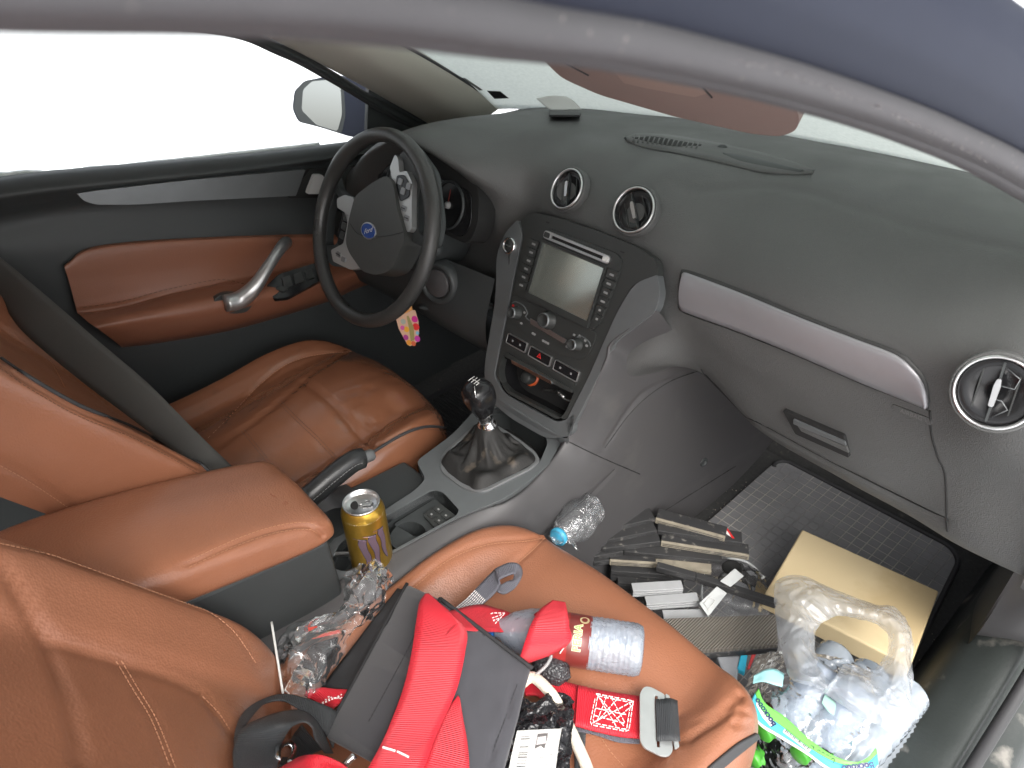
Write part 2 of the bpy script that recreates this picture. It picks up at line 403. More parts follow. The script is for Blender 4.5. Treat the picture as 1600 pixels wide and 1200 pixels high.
# ---- windscreen, pillars, roof
GB = [(-.74, .40, .752), (-.66, .45, .758), (-.55, .525, .768), (-.3, .60, .785), (0, .645, .80), (.3, .64, .815), (.52, .585, .825), (.66, .50, .82), (.76, .42, .81)]
TOPW = [(-.60, -.10, 1.10), (-.54, -.10, 1.14), (-.42, -.09, 1.165), (-.22, -.05, 1.19), (0, -.03, 1.20), (.22, -.05, 1.19), (.42, -.09, 1.175), (.54, -.12, 1.15), (.60, -.14, 1.12)]
ws = loft('windscreen', [[V(*p) + V(0, .03, -.01) for p in GB], [V(*a).lerp(V(*b), .5) + V(0, .035, .035) for a, b in zip(GB, TOPW)], TOPW], FROST, car, 60, 30, thick=.004)
roofrows = [TOPW]
for y, zc, zn, xn, zf in ((-.3, 1.28, 1.20, .585, 1.15), (-.5, 1.31, 1.27, .59, 1.17), (-.8, 1.325, 1.30, .60, 1.18), (-1.2, 1.31, 1.29, .60, 1.18), (-1.7, 1.24, 1.22, .60, 1.12)):
    roofrows.append([V(-.62, y, zf), V(-.57, y, zf + .04), V(-.45, y, zc - .03), V(-.22, y, zc), V(0, y, zc + .005), V(.22, y, zc), V(.42, y, zc - .01), V(.54, y, zn + .01), V(xn, y, zn)])
loft('headliner', roofrows, BEI, car, 50, 30, thick=.006)
loft('roof_panel', [[V(p[0] * 1.04, p[1] + .01, p[2] + .028) for p in r] for r in roofrows], BODY, car, 50, 30, thick=.003)
# far A pillar trim
A = [(470, 40), (530, 35), (610, 65), (700, 115), (782, 168)]
B = [(380, 40), (450, 62), (560, 120), (630, 160), (700, 205)]
A3 = [U(*p, x=x) for p, x in zip(A, (-.50, -.51, -.55, -.57, -.60))]
B3 = [U(*p, x=x) for p, x in zip(B, (-.62, -.63, -.65, -.67, -.69))]
A3 = [V(-.46, -.12, 1.17)] + A3[1:]; B3 = [V(-.60, -.16, 1.10)] + B3[1:]
mid = [a.lerp(b, .5) + V(.028, -.018, .0) for a, b in zip(A3, B3)]
low = V(-.70, .42, .60)
loft('pillar_trim', [[p + V(-.03, .03, .0) for p in A3] , A3, mid, B3, [p + V(-.04, 0, -.01) for p in B3]], BEI, car, 40, 24)
tube('windscreen_seal', [p + V(-.004, .006, .002) for p in A3], .004, RUB, car, n=40)
b_ws = bvh(ws)
def wsx(px, py): return hit(b_ws, px, py, .004) or U(px, py, y=.4)
mk('windscreen_sticker', [wsx(761, 139), (wsx(782, 140)), wsx(796, 151), wsx(773, 152)], [(0, 1, 2, 3)], INK, car, smooth=False)
mk('windscreen_marking', [wsx(722, 119), wsx(727, 119), wsx(755, 138), wsx(750, 139)], [(0, 1, 2, 3)], GREY_INK, car, smooth=False)

# ---- sun visor (passenger)
vo = V(.30, .06, 1.02)
vpts = [UP(*p, vo, V(0, -.62, -.78)) for p in [(800, 30), (862, 92), (882, 112), (940, 138), (1060, 172), (1180, 198), (1225, 202), (1250, 192), (1257, 172), (1248, 150), (1200, 100), (1150, 40), (980, -10)]]
c = sum(vpts, V(0, 0, 0)) / len(vpts); vn = (vpts[2] - c).cross(vpts[6] - c).normalized()
VF = Fr(c, (vpts[6] - vpts[1]).normalized(), vn.cross((vpts[6] - vpts[1]).normalized()))
vis2 = [((p - c).dot(VF.x) * 1000, (p - c).dot(VF.y) * 1000) for p in vpts]
vz = plate('sun_visor', rpoly(vis2, 14), VF, -9, 9, VIS, car, bw=5, smooth=True)
sg = 1 if VF.n.dot(CAM - c) > 0 else -1
def vis(px, py, h=9.6):
    p = UP(px, py, c + VF.n * sg * .0095, VF.n); return p
tube('visor_crease', [vis(862, 88), vis(920, 118), vis(935, 122), vis(1110, 152)][:2], .0012, INK, vz)
tube('visor_flap_edge', [vis(1085, 122), vis(1112, 152)], .0012, INK, vz)
mk('warning_label', [vis(948, 99), vis(1090, 128), vis(1105, 146), vis(1085, 152), vis(1010, 138), vis(975, 130)], [(0, 1, 2, 3, 4, 5)], M('visor_label', (.24, .17, .145), .7), vz, smooth=False)

loft('kick_panel', [[V(-.735, .15, z), V(-.73, .5, z), V(-.72, .85, z + .0), V(-.70, 1.05, z)] for z in (.69, .5, .25, -.01)], PLD, car, 20, 20)
hexa('pillar_trim', [V(-.71, -.66, 1.16), V(-.655, -.655, 1.17), V(-.655, -.59, 1.17), V(-.70, -.585, 1.16), V(-.735, -.68, .02), V(-.69, -.68, .02), V(-.69, -.58, .02), V(-.735, -.57, .02)], PLD, car, .01)
# ---- near roof rail with rubber seal (passenger door opening)
def RL(L, xs): return [U(px, py, x=x) for (px, py), x in zip(L, xs)]
xs = (.66, .655, .65, .645, .64, .64, .645, .66, .68)
e0 = RL([(-300, 10), (0, 38), (400, 46), (620, 62), (800, 84), (1000, 108), (1250, 162), (1450, 226), (1600, 297)], xs); 
e0.append(V(.70, .25, .90)); e0.append(V(.73, .42, .80))
def outw(d, u): return [p + V(d, 0, u) for p in e0]
# local normal offset helpers: outwards (x) and up
seal = loft('door_seal', [outw(-.035, .012), outw(-.018, -.002), outw(-.006, -.0015), outw(-.002, .0025), e0, outw(.004, .0005), outw(.010, .003), outw(.013, .008), outw(.014, .014)], GLY, car, 90, 24)
b_se = bvh(seal)
P = hits(b_se, [(1140, 92), (1200, 108), (1300, 140), (1380, 172), (1450, 205), (1520, 240), (1570, 268)], .0003, 200)
vs_, fs_ = [], []
for p in resample(P, .0016):
    if random.random() < .5:
        q = p + V(random.uniform(-.0006, .0006), 0, random.uniform(-.0006, .0006)); k = len(vs_); r_ = random.uniform(.0002, .0006)
        vs_ += [q + V(0, -r_ * 2, 0), q + V(r_, 0, r_), q + V(0, r_ * 2, 0), q + V(-r_, 0, -r_ * .5), q + V(0, 0, .0004)]; fs_ += [(k, k + 1, k + 4), (k + 1, k + 2, k + 4), (k + 2, k + 3, k + 4), (k + 3, k, k + 4)]
if vs_: mk('seal_scuff', vs_, fs_, M('scuff', (.45, .42, .42), .8), seal, smooth=False)
loft('roof_rail', [outw(.014, .014), outw(.019, .0145), outw(.025, .022), outw(.030, .034), outw(.028, .055), outw(.008, .078), outw(-.05, .092)], BODY, car, 90, 30)
loft('pillar_trim', [outw(-.035, .012), outw(-.045, .03), outw(-.06, .055), [p + V(-.07 - .02, .02, .06) for p in e0]], BEI, car, 60, 12)

# ------------------------------------------------------------------ far (driver) door
drows = [
 [U(*p, x=-.735) for p in [(-420, 345), (0, 276), (200, 256), (400, 238), (545, 221), (620, 212), (700, 205)]],
 [U(*p, x=-.70) for p in [(-420, 352), (0, 283), (200, 262), (400, 243), (545, 226), (620, 217), (700, 210)]],
 [U(*p, x=-.672) for p in [(-420, 375), (0, 305), (200, 282), (400, 262), (545, 242), (620, 233), (700, 225)]],
 [U(*p, x=-.685) for p in [(-420, 410), (0, 325), (200, 298), (400, 275), (545, 255), (620, 248), (700, 240)]],
 [U(*p, x=-.70) for p in [(-420, 450), (0, 350), (200, 325), (400, 322), (545, 312), (620, 305), (700, 300)]],
 [U(*p, x=-.69) for p in [(-420, 500), (0, 400), (200, 385), (400, 370), (545, 360), (620, 352), (700, 345)]],
 [U(*p, x=-.695) for p in [(-420, 620), (0, 500), (200, 470), (400, 440), (545, 420), (620, 400), (700, 390)]],
 [U(*p, x=-.69) for p in [(-420, 740), (0, 600), (200, 550), (400, 500), (545, 470), (620, 450), (700, 440)]],
 [U(*p, x=-.70) for p in [(-420, 900), (0, 760), (200, 690), (400, 620), (545, 580), (620, 550), (700, 530)]],
]
drows.append([V(p.x, p.y, .02) for p in drows[-1]])
dr = loft('door_panel', drows, PLD, car, 80, 80)
b_dr = bvh(dr)
# silver trim strip
trim = crop([(240, 605), (300, 596), (600, 562), (955, 530), (925, 612), (600, 628), (420, 640), (300, 640), (262, 628)], 0, 0, 2)
DF = Fr((-.676, -.2, .74), (0, 1, 0), (0, 0, 1))
def onx(L, x): return [((U(*p, x=x).y + .2) * 1000, (U(*p, x=x).z - .74) * 1000) for p in L]
DFm = Fr((-.676, -.2, .74), (0, 1, 0), (0, 0, 1))       # normal +x
plate('door_trim_strip', rpoly(onx(trim, -.672), [2, 5, 20, 2, 2, 20, 20, 20, 5]), DFm, -8, 4, SILD, dr, bw=3, smooth=True)
bez = crop([(970, 530), (1060, 525), (1075, 590), (1060, 618), (905, 620)], 0, 0, 2)
plate('latch_recess', rpoly(onx(bez, -.672), 3), DFm, -8, 2, DARK, dr, bw=1)
lat = crop([(980, 545), (1005, 545), (1030, 585), (1028, 605), (958, 605), (962, 590)], 0, 0, 2)
plate('door_latch', rpoly(onx(lat, -.668), 4), DFm, 2, 12, M('latch_silver', (.6, .6, .6), .4, metal=.2), dr, bw=3, smooth=True)
# tan leather insert + armrest, lofted with a bulging rest
def DL(L, x): return [U(*p, x=x) for p in L]
ins = [
 [U(px, py, x=x) for px, py, x in [(103, 412, -.688), (150, 385, -.688), (300, 372, -.688), (500, 366, -.688), (560, 372, -.688), (600, 385, -.688)]],
 [U(px, py, x=x) for px, py, x in [(101, 418, -.676), (150, 394, -.676), (300, 380, -.676), (500, 374, -.676), (560, 380, -.676), (600, 392, -.676)]],
 [U(px, py, x=x) for px, py, x in [(108, 440, -.676), (160, 440, -.676), (300, 420, -.676), (480, 395, -.676), (550, 392, -.676), (600, 400, -.676)]],
 [U(px, py, x=x) for px, py, x in [(120, 485, -.674), (180, 478, -.672), (300, 447, -.668), (470, 414, -.672), (550, 405, -.672), (600, 408, -.676)]],
 [U(px, py, x=x) for px, py, x in [(125, 492, -.66), (185, 484, -.655), (310, 455, -.645), (480, 425, -.65), (550, 413, -.655), (600, 414, -.665)]],
 [U(px, py, x=x) for px, py, x in [(140, 505, -.62), (200, 492, -.61), (320, 470, -.60), (480, 440, -.615), (550, 425, -.63), (600, 420, -.655)]],
 [U(px, py, x=x) for px, py, x in [(155, 515, -.605), (220, 505, -.598), (330, 490, -.592), (490, 452, -.605), (550, 434, -.625), (600, 425, -.655)]],
 [U(px, py, x=x) for px, py, x in [(185, 538, -.64), (250, 528, -.63), (360, 508, -.625), (500, 468, -.63), (555, 444, -.645), (600, 432, -.665)]],
 [U(px, py, x=x) for px, py, x in [(190, 543, -.69), (255, 535, -.69), (370, 514, -.69), (505, 474, -.69), (560, 450, -.69), (600, 438, -.69)]],
]
dl = loft('armrest_insert', ins, LEAD, dr, 70, 70)
b_dl = bvh(dl)
sp = hits(b_dl, [(125, 487), (190, 478), (250, 462), (320, 446), (350, 440), (380, 447)], .0)
groove(dl, resample(sp, .004), .004, .004)
stitches('door_stitching', hits(b_dl, [(130, 480), (190, 471), (250, 455), (320, 440), (350, 437), (382, 444)], .0006), THB, dr)
# pull handle
h3 = [U(*p, x=x) for p, x in [((352, 474), -.585), ((375, 468), -.585), ((398, 448), -.575), ((420, 415), -.58), ((437, 390), -.60), ((446, 380), -.635), ((448, 378), -.67)]]
tube('pull_handle', h3, lambda t: .0175 - .007 * min(1, t * 1.1) + .002 * math.sin(t * 9), M('satin_handle', (.45, .45, .45), .3, metal=.8), dr, 20, n=40)
fe = [(U(*p, x=-.588) + V(.0, 0, 0)) for p in crop([(665, 935), (700, 915), (740, 915), (790, 940), (770, 970), (720, 975), (680, 962)], 0, 0, 2)]
HF = Fr((-.6, -.2, .46), (0, 1, 0), (0, 0, 1))
def onf(L, x, fr): return [((U(*p, x=x) - fr.o).dot(fr.x) * 1000, (U(*p, x=x) - fr.o).dot(fr.y) * 1000) for p in L]
plate('handle_base', rpoly(onf(crop([(662, 935), (700, 912), (745, 915), (795, 940), (770, 975), (720, 980), (678, 965)], 0, 0, 2), -.6, HF), 12), HF, -8, 4, BLK, dr, bw=3, smooth=True)
# window switches
sw = crop([(830, 900), (870, 862), (985, 825), (1010, 845), (1000, 880), (900, 935), (855, 940)], 0, 0, 2)
SWF = Fr(U(460, 445, x=-.61), (0, 1, -.02), (-.75, 0, .66))
def uf(L, fr, h=0): return [((UP(p[0], p[1], fr.o + fr.n * h * .001, fr.n) - fr.o).dot(fr.x) * 1000, (UP(p[0], p[1], fr.o + fr.n * h * .001, fr.n) - fr.o).dot(fr.y) * 1000) for p in L]
swp = plate('switch_panel', rpoly(uf(sw, SWF), 6), SWF, -6, 8, GLO, dr, bw=1.5)
for q in ([(880, 870), (905, 862), (915, 895), (888, 905)], [(915, 860), (940, 850), (950, 880), (922, 890)], [(950, 848), (972, 840), (982, 868), (958, 876)], [(860, 905), (885, 915), (900, 905), (880, 895)]):
    plate('window_switch', rpoly(uf(crop(q, 0, 0, 2), SWF, 8), 2), SWF, 7, 12, BLK, swp, bw=1)
# mirror adjuster buttons ahead of the latch
MF = Fr(U(555, 275, x=-.66), (0, 1, 0), (-.2, 0, .98))
mp = plate('mirror_switch_panel', rpoly(uf(crop([(1070, 520), (1150, 510), (1165, 520), (1120, 590), (1085, 610), (1060, 590)], 0, 0, 2), MF), 6), MF, -12, 3, BLK, dr, bw=1.5)
plate('lock_switch', rpoly(uf(crop([(1100, 540), (1135, 530), (1125, 570), (1092, 582)], 0, 0, 2), MF, 3), 3), MF, 2, 6, PLD, mp, bw=1)
# window frame, glass, mirror sail
wf = [U(*p, x=x) for p, x in [((-420, 60), -.66), ((-100, 38), -.66), ((315, 46), -.665), ((440, 84), -.675), ((520, 126), -.685), ((590, 168), -.70), ((640, 195), -.71), ((690, 215), -.72)]]
loft('window_frame', [[p + V(.0, 0, .022) for p in wf], [p + V(.010, 0, .012) for p in wf], [p + V(.008, 0, .002) for p in wf], wf, [p + V(-.03, 0, .004) for p in wf]], PLD, dr, 60, 16)
tube('window_seal', wf, .006, RUB, dr, n=60)
sail = [U(*p, x=-.715) for p in [(583, 168), (640, 190), (672, 205), (683, 235), (600, 222), (575, 225), (570, 170)]]
SF = Fr((-.715, .3, .76), (0, 1, 0), (0, 0, 1))
plate('mirror_sail', rpoly(onf([(574, 132), (620, 160), (670, 184), (712, 204), (716, 250), (570, 246)], -.715, SF), 4), SF, -6, 6, PLD, dr, bw=2)
gl = [U(*p, x=x) for p, x in [((-400, 400), -.735), ((-400, 40), -.68), ((315, 30), -.68), ((600, 160), -.71), ((610, 240), -.735)]]
mk('window_glass', gl, [(0, 1, 2, 3, 4)], GLASS, dr, smooth=False)
# snow left along the bottom of the glass
rs = []
for i in range(60):
    t = i / 59; px = -60 + t * 560; py0 = 285 - (px) * .117; hgt = (15 * math.exp(-max(0, px) / 120) + 1.5) * (1 + .6 * fb(V(t * 9, 1, 2), 1.5)) * (1 - t * .55)
    rs.append((U(px, py0 + 3, x=-.752), U(px, py0 - hgt, x=-.745)))
o = mk('snow_remnant', [p for q in rs for p in q], [(2 * i, 2 * i + 2, 2 * i + 3, 2 * i + 1) for i in range(59)], M('wet_snow', (.8, .81, .8), .6, bump=(80, .6, .01), var=(40, .2)), dr); addmod(o, 'SOLIDIFY', thickness=.006)
# wing mirror outside
mo = U(520, 170, x=-.92); MN = V(.45, -.88, .20).normalized(); MX = V(0, 0, 1).cross(MN).normalized(); WF = Fr(mo, MX, MN.cross(MX))
mout = uf([(459, 170), (462, 142), (478, 126), (515, 119), (560, 122), (578, 135), (584, 190), (580, 217), (548, 213), (500, 198), (468, 190)], WF)
wm = plate('wing_mirror', rpoly(mout, 10), WF, -70, 6, BODY, car, bw=12, smooth=True)
mg = plate('mirror_glass', rpoly(uf([(472, 172), (474, 140), (488, 127), (520, 124), (533, 140), (535, 180), (528, 205), (495, 195)], WF, 6), 8), WF, 4, 8, MIR, wm, bw=1)
plate('mirror_rim', rpoly(uf([(459, 170), (462, 142), (478, 126), (530, 121), (537, 135), (540, 180), (534, 209), (500, 198), (468, 190)], WF, 6), 9), WF, 0, 6.5, PLD, wm, bw=2)

# ------------------------------------------------------------------ dashboard
def yzprof(*a): return a
ST = [  # x, profile (y,z) from glass base down to lower edge
 (-.76, [(.42, .69), (.36, .69), (.30, .69), (.22, .69), (.17, .68), (.14, .68), (.14, .60), (.16, .50), (.30, .46)]),
 (-.66, [(.50, .72), (.38, .71), (.28, .705), (.19, .70), (.14, .69), (.12, .66), (.12, .62), (.15, .50), (.30, .46)]),
 (-.56, [(.55, .752), (.42, .752), (.27, .757), (.16, .758), (.11, .745), (.12, .70), (.14, .62), (.16, .50), (.30, .46)]),
 (-.475, [(.575, .770), (.45, .782), (.28, .804), (.165, .808), (.10, .79), (.16, .73), (.17, .62), (.17, .50), (.30, .46)]),
 (-.37, [(.60, .780), (.47, .804), (.28, .829), (.17, .836), (.095, .827), (.20, .76), (.20, .62), (.18, .50), (.30, .46)]),
 (-.24, [(.62, .788), (.48, .812), (.31, .832), (.20, .825), (.125, .80), (.17, .73), (.18, .62), (.18, .50), (.30, .44)]),
 (-.165, [(.635, .793), (.49, .814), (.33, .822), (.235, .80), (.205, .752), (.195, .70), (.175, .60), (.145, .48), (.20, .40)]),
 (-.085, [(.645, .798), (.50, .818), (.32, .825), (.245, .80), (.203, .745), (.200, .70), (.17, .60), (.13, .48), (.20, .40)]),
 (0, [(.65, .80), (.51, .82), (.34, .822), (.25, .792), (.203, .745), (.200, .70), (.17, .60), (.13, .48), (.20, .40)]),
 (.085, [(.65, .804), (.52, .823), (.33, .83), (.245, .802), (.203, .745), (.200, .70), (.17, .60), (.13, .48), (.20, .40)]),
 (.165, [(.65, .807), (.52, .827), (.36, .826), (.27, .795), (.212, .745), (.198, .69), (.178, .61), (.17, .54), (.25, .50)]),
 (.23, [(.65, .81), (.52, .832), (.38, .828), (.28, .79), (.215, .735), (.195, .68), (.200, .62), (.240, .525), (.36, .48)]),
 (.35, [(.64, .816), (.51, .838), (.38, .833), (.27, .79), (.205, .735), (.20, .66), (.210, .58), (.250, .462), (.38, .43)]),
 (.50, [(.61, .825), (.49, .845), (.36, .838), (.26, .79), (.20, .735), (.20, .66), (.210, .57), (.250, .450), (.38, .42)]),
 (.60, [(.55, .823), (.45, .842), (.33, .835), (.24, .80), (.19, .75), (.195, .66), (.213, .57), (.250, .447), (.38, .42)]),
 (.68, [(.50, .82), (.41, .835), (.29, .825), (.205, .80), (.165, .75), (.175, .68), (.205, .59), (.225, .462), (.34, .43)]),
 (.765, [(.42, .81), (.37, .81), (.27, .79), (.21, .77), (.19, .74), (.19, .68), (.205, .60), (.215, .475), (.34, .43)]),
]
rows = [[V(x, y, z) for y, z in pr] for x, pr in ST]
dash = loft('dashboard', rows, PL, car, 170, 320)
b_d = bvh(dash)
for L, wd, dp in [
    ([(1095, 577), (1130, 620), (1150, 645), (1200, 672), (1300, 725), (1440, 795), (1478, 812)], .004, .004),
    ([(1075, 300), (1180, 292), (1260, 300), (1330, 322), (1450, 360), (1600, 392)], .010, .002),
    ]:
    P = hits(b_d, L, 0, 60)
    if len(P) > 2: groove(dash, resample(P, .003), wd, dp)
b_d = bvh(dash)
def dashpatch(name, L, mat, th=.003, off=.002, n=60, sm=True, parent=None, fill=8):
    """shape traced on the dashboard surface and given its own thickness"""
    pts = dens(L + [L[0]], n)[:-1]
    cx = sum(p[0] for p in pts) / len(pts); cy = sum(p[1] for p in pts) / len(pts)
    rings = []
    for k in range(fill + 1):
        t = 1 - k / fill * .999
        rings.append([hit(b_d, cx + (p[0] - cx) * t, cy + (p[1] - cy) * t, off) or V(0, 0, 0) for p in pts])
    vs, fs = grid(rings, True)
    o = mk(name, vs, fs, mat, parent or dash); addmod(o, 'SOLIDIFY', thickness=th, offset=0)
    return o
def rline(L, k=6):
    """dense closed outline with sharp-ish corners kept"""
    out = []
    for i in range(len(L)):
        a, b = L[i], L[(i + 1) % len(L)]
        for j in range(k): out.append((a[0] + (b[0] - a[0]) * j / k, a[1] + (b[1] - a[1]) * j / k))
    return out
def strip_patch(name, top, bot, mat, parent, off=.003, th=.004, n=60, m=8):
    T, B = dens(top, n), dens(bot, n); rr = []
    for j in range(m):
        t = j / (m - 1); bulge = off + .003 * math.sin(math.pi * t)
        rr.append([hit(b_d, T[i][0] * (1 - t) + B[i][0] * t, T[i][1] * (1 - t) + B[i][1] * t, bulge) for i in range(n)])
    if any(p is None for r in rr for p in r): return None
    vs, fs = grid(rr); o = mk(name, vs, fs, mat, parent); addmod(o, 'SOLIDIFY', thickness=th, offset=0); return o
# silver strip above the glove box
top = [(1068, 430), (1072, 426), (1090, 432), (1160, 458), (1250, 495), (1340, 530), (1400, 553), (1428, 575), (1446, 600), (1451, 632)]
bot = [(1064, 470), (1066, 482), (1085, 490), (1160, 517), (1250, 553), (1340, 592), (1400, 616), (1428, 627), (1443, 633), (1450, 636)]
strip_patch('trim_groove', [(p[0] - (4 if p[0] < 1080 else -2), p[1] - 5) for p in top], [(p[0] - (3 if p[0] < 1080 else -2), p[1] + 3) for p in bot], M('groove_dark', (.03, .03, .03), .6), dash, .0008, .001)
strip_patch('trim_strip', top, bot, M('silver_strip', (.27, .265, .28), .38, metal=.4, var=(50, .05)), dash, .0035, .004)
# airbag lettering
AP = [hit(b_d, 1400, 636, .001), hit(b_d, 1449, 655, .001)]
ax = (AP[1] - AP[0]).normalized(); an = (CAM - AP[0]); ay = V(0, 0, 1); ay = (ay - ax * ay.dot(ax)).normalized(); AF = Fr((AP[0] + AP[1]) / 2, ax, ay)
AF.o = hit(b_d, 1425, 647, .0015)
plate('airbag_badge', rect(-27, -5, 27, 5, 5), AF, -2, .4, PL, dash, bw=.3)
text('airbag_lettering', 'AIRBAG', lambda x, y: AF(x, y, .7), 8.5, M('emboss_grey', (.14, .14, .135), .5), dash)
# glove box handle
GF0 = hit(b_d, 1280, 672, 0); GF = Fr(GF0, (1, .0, 0), (0, -.18, .98))
hq = uf([(1226, 638), (1322, 678), (1330, 712), (1246, 675)], GF)
plate('handle_recess', rpoly([hq[0], hq[1], hq[2], hq[3]], 3), GF, -4, 6, DARK, dash, bw=1)
plate('handle_lever', rpoly(uf([(1240, 655), (1320, 690), (1322, 696), (1240, 662)], GF, 8), 1), GF, 6, 9, SILD, dash, bw=.8)
plate('handle_lever', rpoly(uf([(1245, 664), (1322, 698), (1326, 708), (1252, 674)], GF, 8), 1), GF, 5, 8, PL, dash, bw=.8)
# round vents
def vent(o, n, r, rot, kind=0):
    n = n.normalized(); vx = V(0, 0, 1).cross(n).normalized(); f = Fr(o, vx, n.cross(vx)); r *= 1000
    v = lathe('air_vent', [(r * 1.16e-3, -.012), (r * 1.15e-3, .001), (r * 1.10e-3, .004), (r * 1.03e-3, .002), (r * 1.0e-3, -.004), (r * 1.0e-3, -.03), (.0001, -.03)], PL, car, 56, o, n)
    lathe('vent_ring', [(r * 1.05e-3, .002), (r * 1.045e-3, .005), (r * 1.0e-3, .0065), (r * .955e-3, .005), (r * .945e-3, .0), (r * .945e-3, -.006)], SIL if kind == 3 else ALU, v, 56, o, n)
    lathe('vent_drum', [(r * .945e-3, -.02), (r * .94e-3, -.002), (r * .90e-3, 0)] + [(r * .9e-3 * k, -.001 - .012 * (1 - k)) for k in (.7, .4, .01)], GLO, v, 48, o, n)
    a = R(rot); dx, dy = math.cos(a), math.sin(a)
    f2 = Fr(f(0, 0, 2), f.x * dx + f.y * dy, f.y * dx - f.x * dy)
    plate('vent_flap', rpoly([(-r * .86, -1.2), (r * .86, -1.2), (r * .86, 1.2), (-r * .86, 1.2)], .8), f2, -8, -1, PLD, v, bw=.5)
    plate('vent_tab', rpoly([(-r * .40, -2.6), (r * .2, -3.4), (r * .40, -2), (r * .40, 2), (r * .2, 3.4), (-r * .40, 2.6)], 2), f2, -2, 4, ALU, v, bw=1, smooth=True)
    for s in (-1, 1):
        plate('vent_louvre', rpoly([(-r * .7, s * r * .45 - .7), (r * .7, s * r * .45 - .7), (r * .7, s * r * .45 + .7), (-r * .7, s * r * .45 + .7)], .4), f2, -14, -5, BLK, v, bw=0)
    return v, f2
vn_ = V(0, -.80, .60)
vl = hit(b_d, 890, 298, .006); vr_ = hit(b_d, 994, 331, .006)
vent(vl, V(-.10, -.84, .54), .0345, 118)
vent(vr_, V(.02, -.84, .54), .0365, 128)
ve, vf = vent(U(1562, 606, x=.665) + V(0, -.012, 0), V(.10, -.93, .36), .040, 95, 1)
for L in ([(-28, -4), (-16, -16), (-8, -8), (-8, -2)], [(28, -4), (20, -18), (8, -16), (8, -2)], [(-26, 2), (-26, 2)]):
    if L[0] != L[1]: tube('vent_lattice', [vf(a, b, -3) for a, b in L], .0007, SILD, ve, 6)
# defroster grilles on top
def strip_on(L1, L2, name, mat, off, th=.002):
    return strip_patch(name, L1, L2, mat, dash, off, th, 40, 6)
strip_on([(976, 216), (1000, 209), (1060, 214), (1130, 226), (1200, 242), (1250, 258), (1272, 268)], [(980, 222), (1010, 232), (1060, 241), (1130, 256), (1190, 270), (1240, 273), (1270, 272)], 'speaker_cover', PL, .0005, .003)
strip_on([(985, 217), (1020, 214), (1060, 220), (1098, 229)], [(992, 222), (1020, 230), (1060, 236), (1092, 234)], 'defroster_slot', DARK, .0022, .001)
for i in range(14):
    t = i / 13; a = hit(b_d, 992 + 100 * t, 215.5 + 12 * t, .004); b = hit(b_d, 986 + 98 * t, 224 + 12 * t, .004)
    if a and b: tube('defroster_fin', [a, b + V(.004, 0, 0)], .0022, PL, dash, 8)
strip_on([(1128, 241), (1150, 240), (1200, 252), (1256, 270)], [(1130, 246), (1160, 258), (1210, 268), (1252, 272)], 'speaker_grille', PLD, .0022, .001)
lathe('light_sensor', [(.010, 0), (.009, .005), (.005, .008), (.0001, .009)], PLD, dash, 24, hit(b_d, 1128, 233, -.001), V(0, -.1, 1))
# instrument cluster: recess, dials
CF = Fr((-.37, .135, .715), (1, 0, 0), (0, .35, .94))
rec = plate('instrument_recess', rpoly([(-155, -60), (150, -60), (165, -20), (150, 40), (100, 88), (30, 104), (-60, 104), (-130, 80), (-165, 10)], 26), CF, -40, 4, DARK, dash, bw=1)
plate('instrument_glass', rpoly([(-140, -52), (135, -52), (150, -18), (132, 36), (-120, 40), (-150, 0)], 18), CF, 4, 7, GLO, rec, bw=1)
for s in (-78, 78):
    f = Fr(CF(s, -4, 7.5), CF.x, CF.y)
    lathe('gauge_ring', [(.046, 0), (.046, .004), (.043, .005), (.0425, .0)], PLD, rec, 48, f.o, f.n)
    plate('gauge_needle', [(-1.2, -4), (1.2, -4), (.5, 30), (-.5, 30)], f, 2, 3, M('needle_red', (.16, .02, .015), .5), rec, bw=0)
    lathe('gauge_hub', [(.007, 0), (.006, .006), (.0001, .007)], GREY_INK, rec, 20, f.o, f.n)

# ---- centre stack in its own plane
S = Fr((0, .17, .692), (1, 0, 0), (0, math.sin(R(23)), math.cos(R(23))))
opening = rpoly([(-99, -228), (85, -219), (80, -262), (70, -282), (-70, -290), (-98, -262)], [6, 6, 10, 14, 22, 22], 5)
outl = rpoly([(-146, 22), (-124, 40), (-60, 49), (30, 52), (117, 51), (160, 41), (170, 24), (168, 8), (133, -2), (118, -60), (104, -180), (86, -275), (-62, -284), (-103, -271), (-116, -122), (-127, -4)], [8, 14, 20, 20, 20, 12, 6, 6, 20, 20, 20, 8, 8, 10, 20, 10])
panel = plate('centre_stack', outl, S, -14, 2, BLK, car, holes=[opening], bw=1.2)
# cubby below
cub = plate('storage_cubby', rpoly([(-100, -226), (86, -217), (82, -265), (70, -284), (-70, -292), (-100, -262)], [6, 6, 10, 14, 22, 22], 5), S, -70, -45, DARK, panel, bw=1)
loft('cubby_wall', [[S(*p, 1) for p in [(-99, -228), (-99, -258), (-70, -290), (0, -288), (68, -283), (84, -255), (85, -219)]], [S(*p, -50) for p in [(-95, -228), (-95, -254), (-68, -283), (0, -281), (64, -276), (80, -252), (81, -219)]]], GLO, panel, 60, 4)
lathe('cigarette_lighter', [(.013, -.035), (.013, -.008), (.011, -.004), (.011, .002), (.009, .004), (.0001, .004)], BLK, panel, 32, S(-48, -252, -22), (S.n + V(0, 0, .25)).normalized())
lathe('lighter_collar', [(.016, 0), (.0165, .003), (.0125, .004)], M('orange_plastic', (.45, .08, .02), .4), panel, 32, S(-44, -252, -36), (S.n + V(0, 0, .25)).normalized())
tube('aux_cable', [S(80, -245, -25), S(60, -246, -12), S(42, -240, -10), S(20, -250, -30), S(-10, -262, -34)], .0022, BLK, panel, n=30)
tube('aux_plug', [S(58, -244, -12), S(44, -240, -10)], .0038, ALU, panel, n=6)
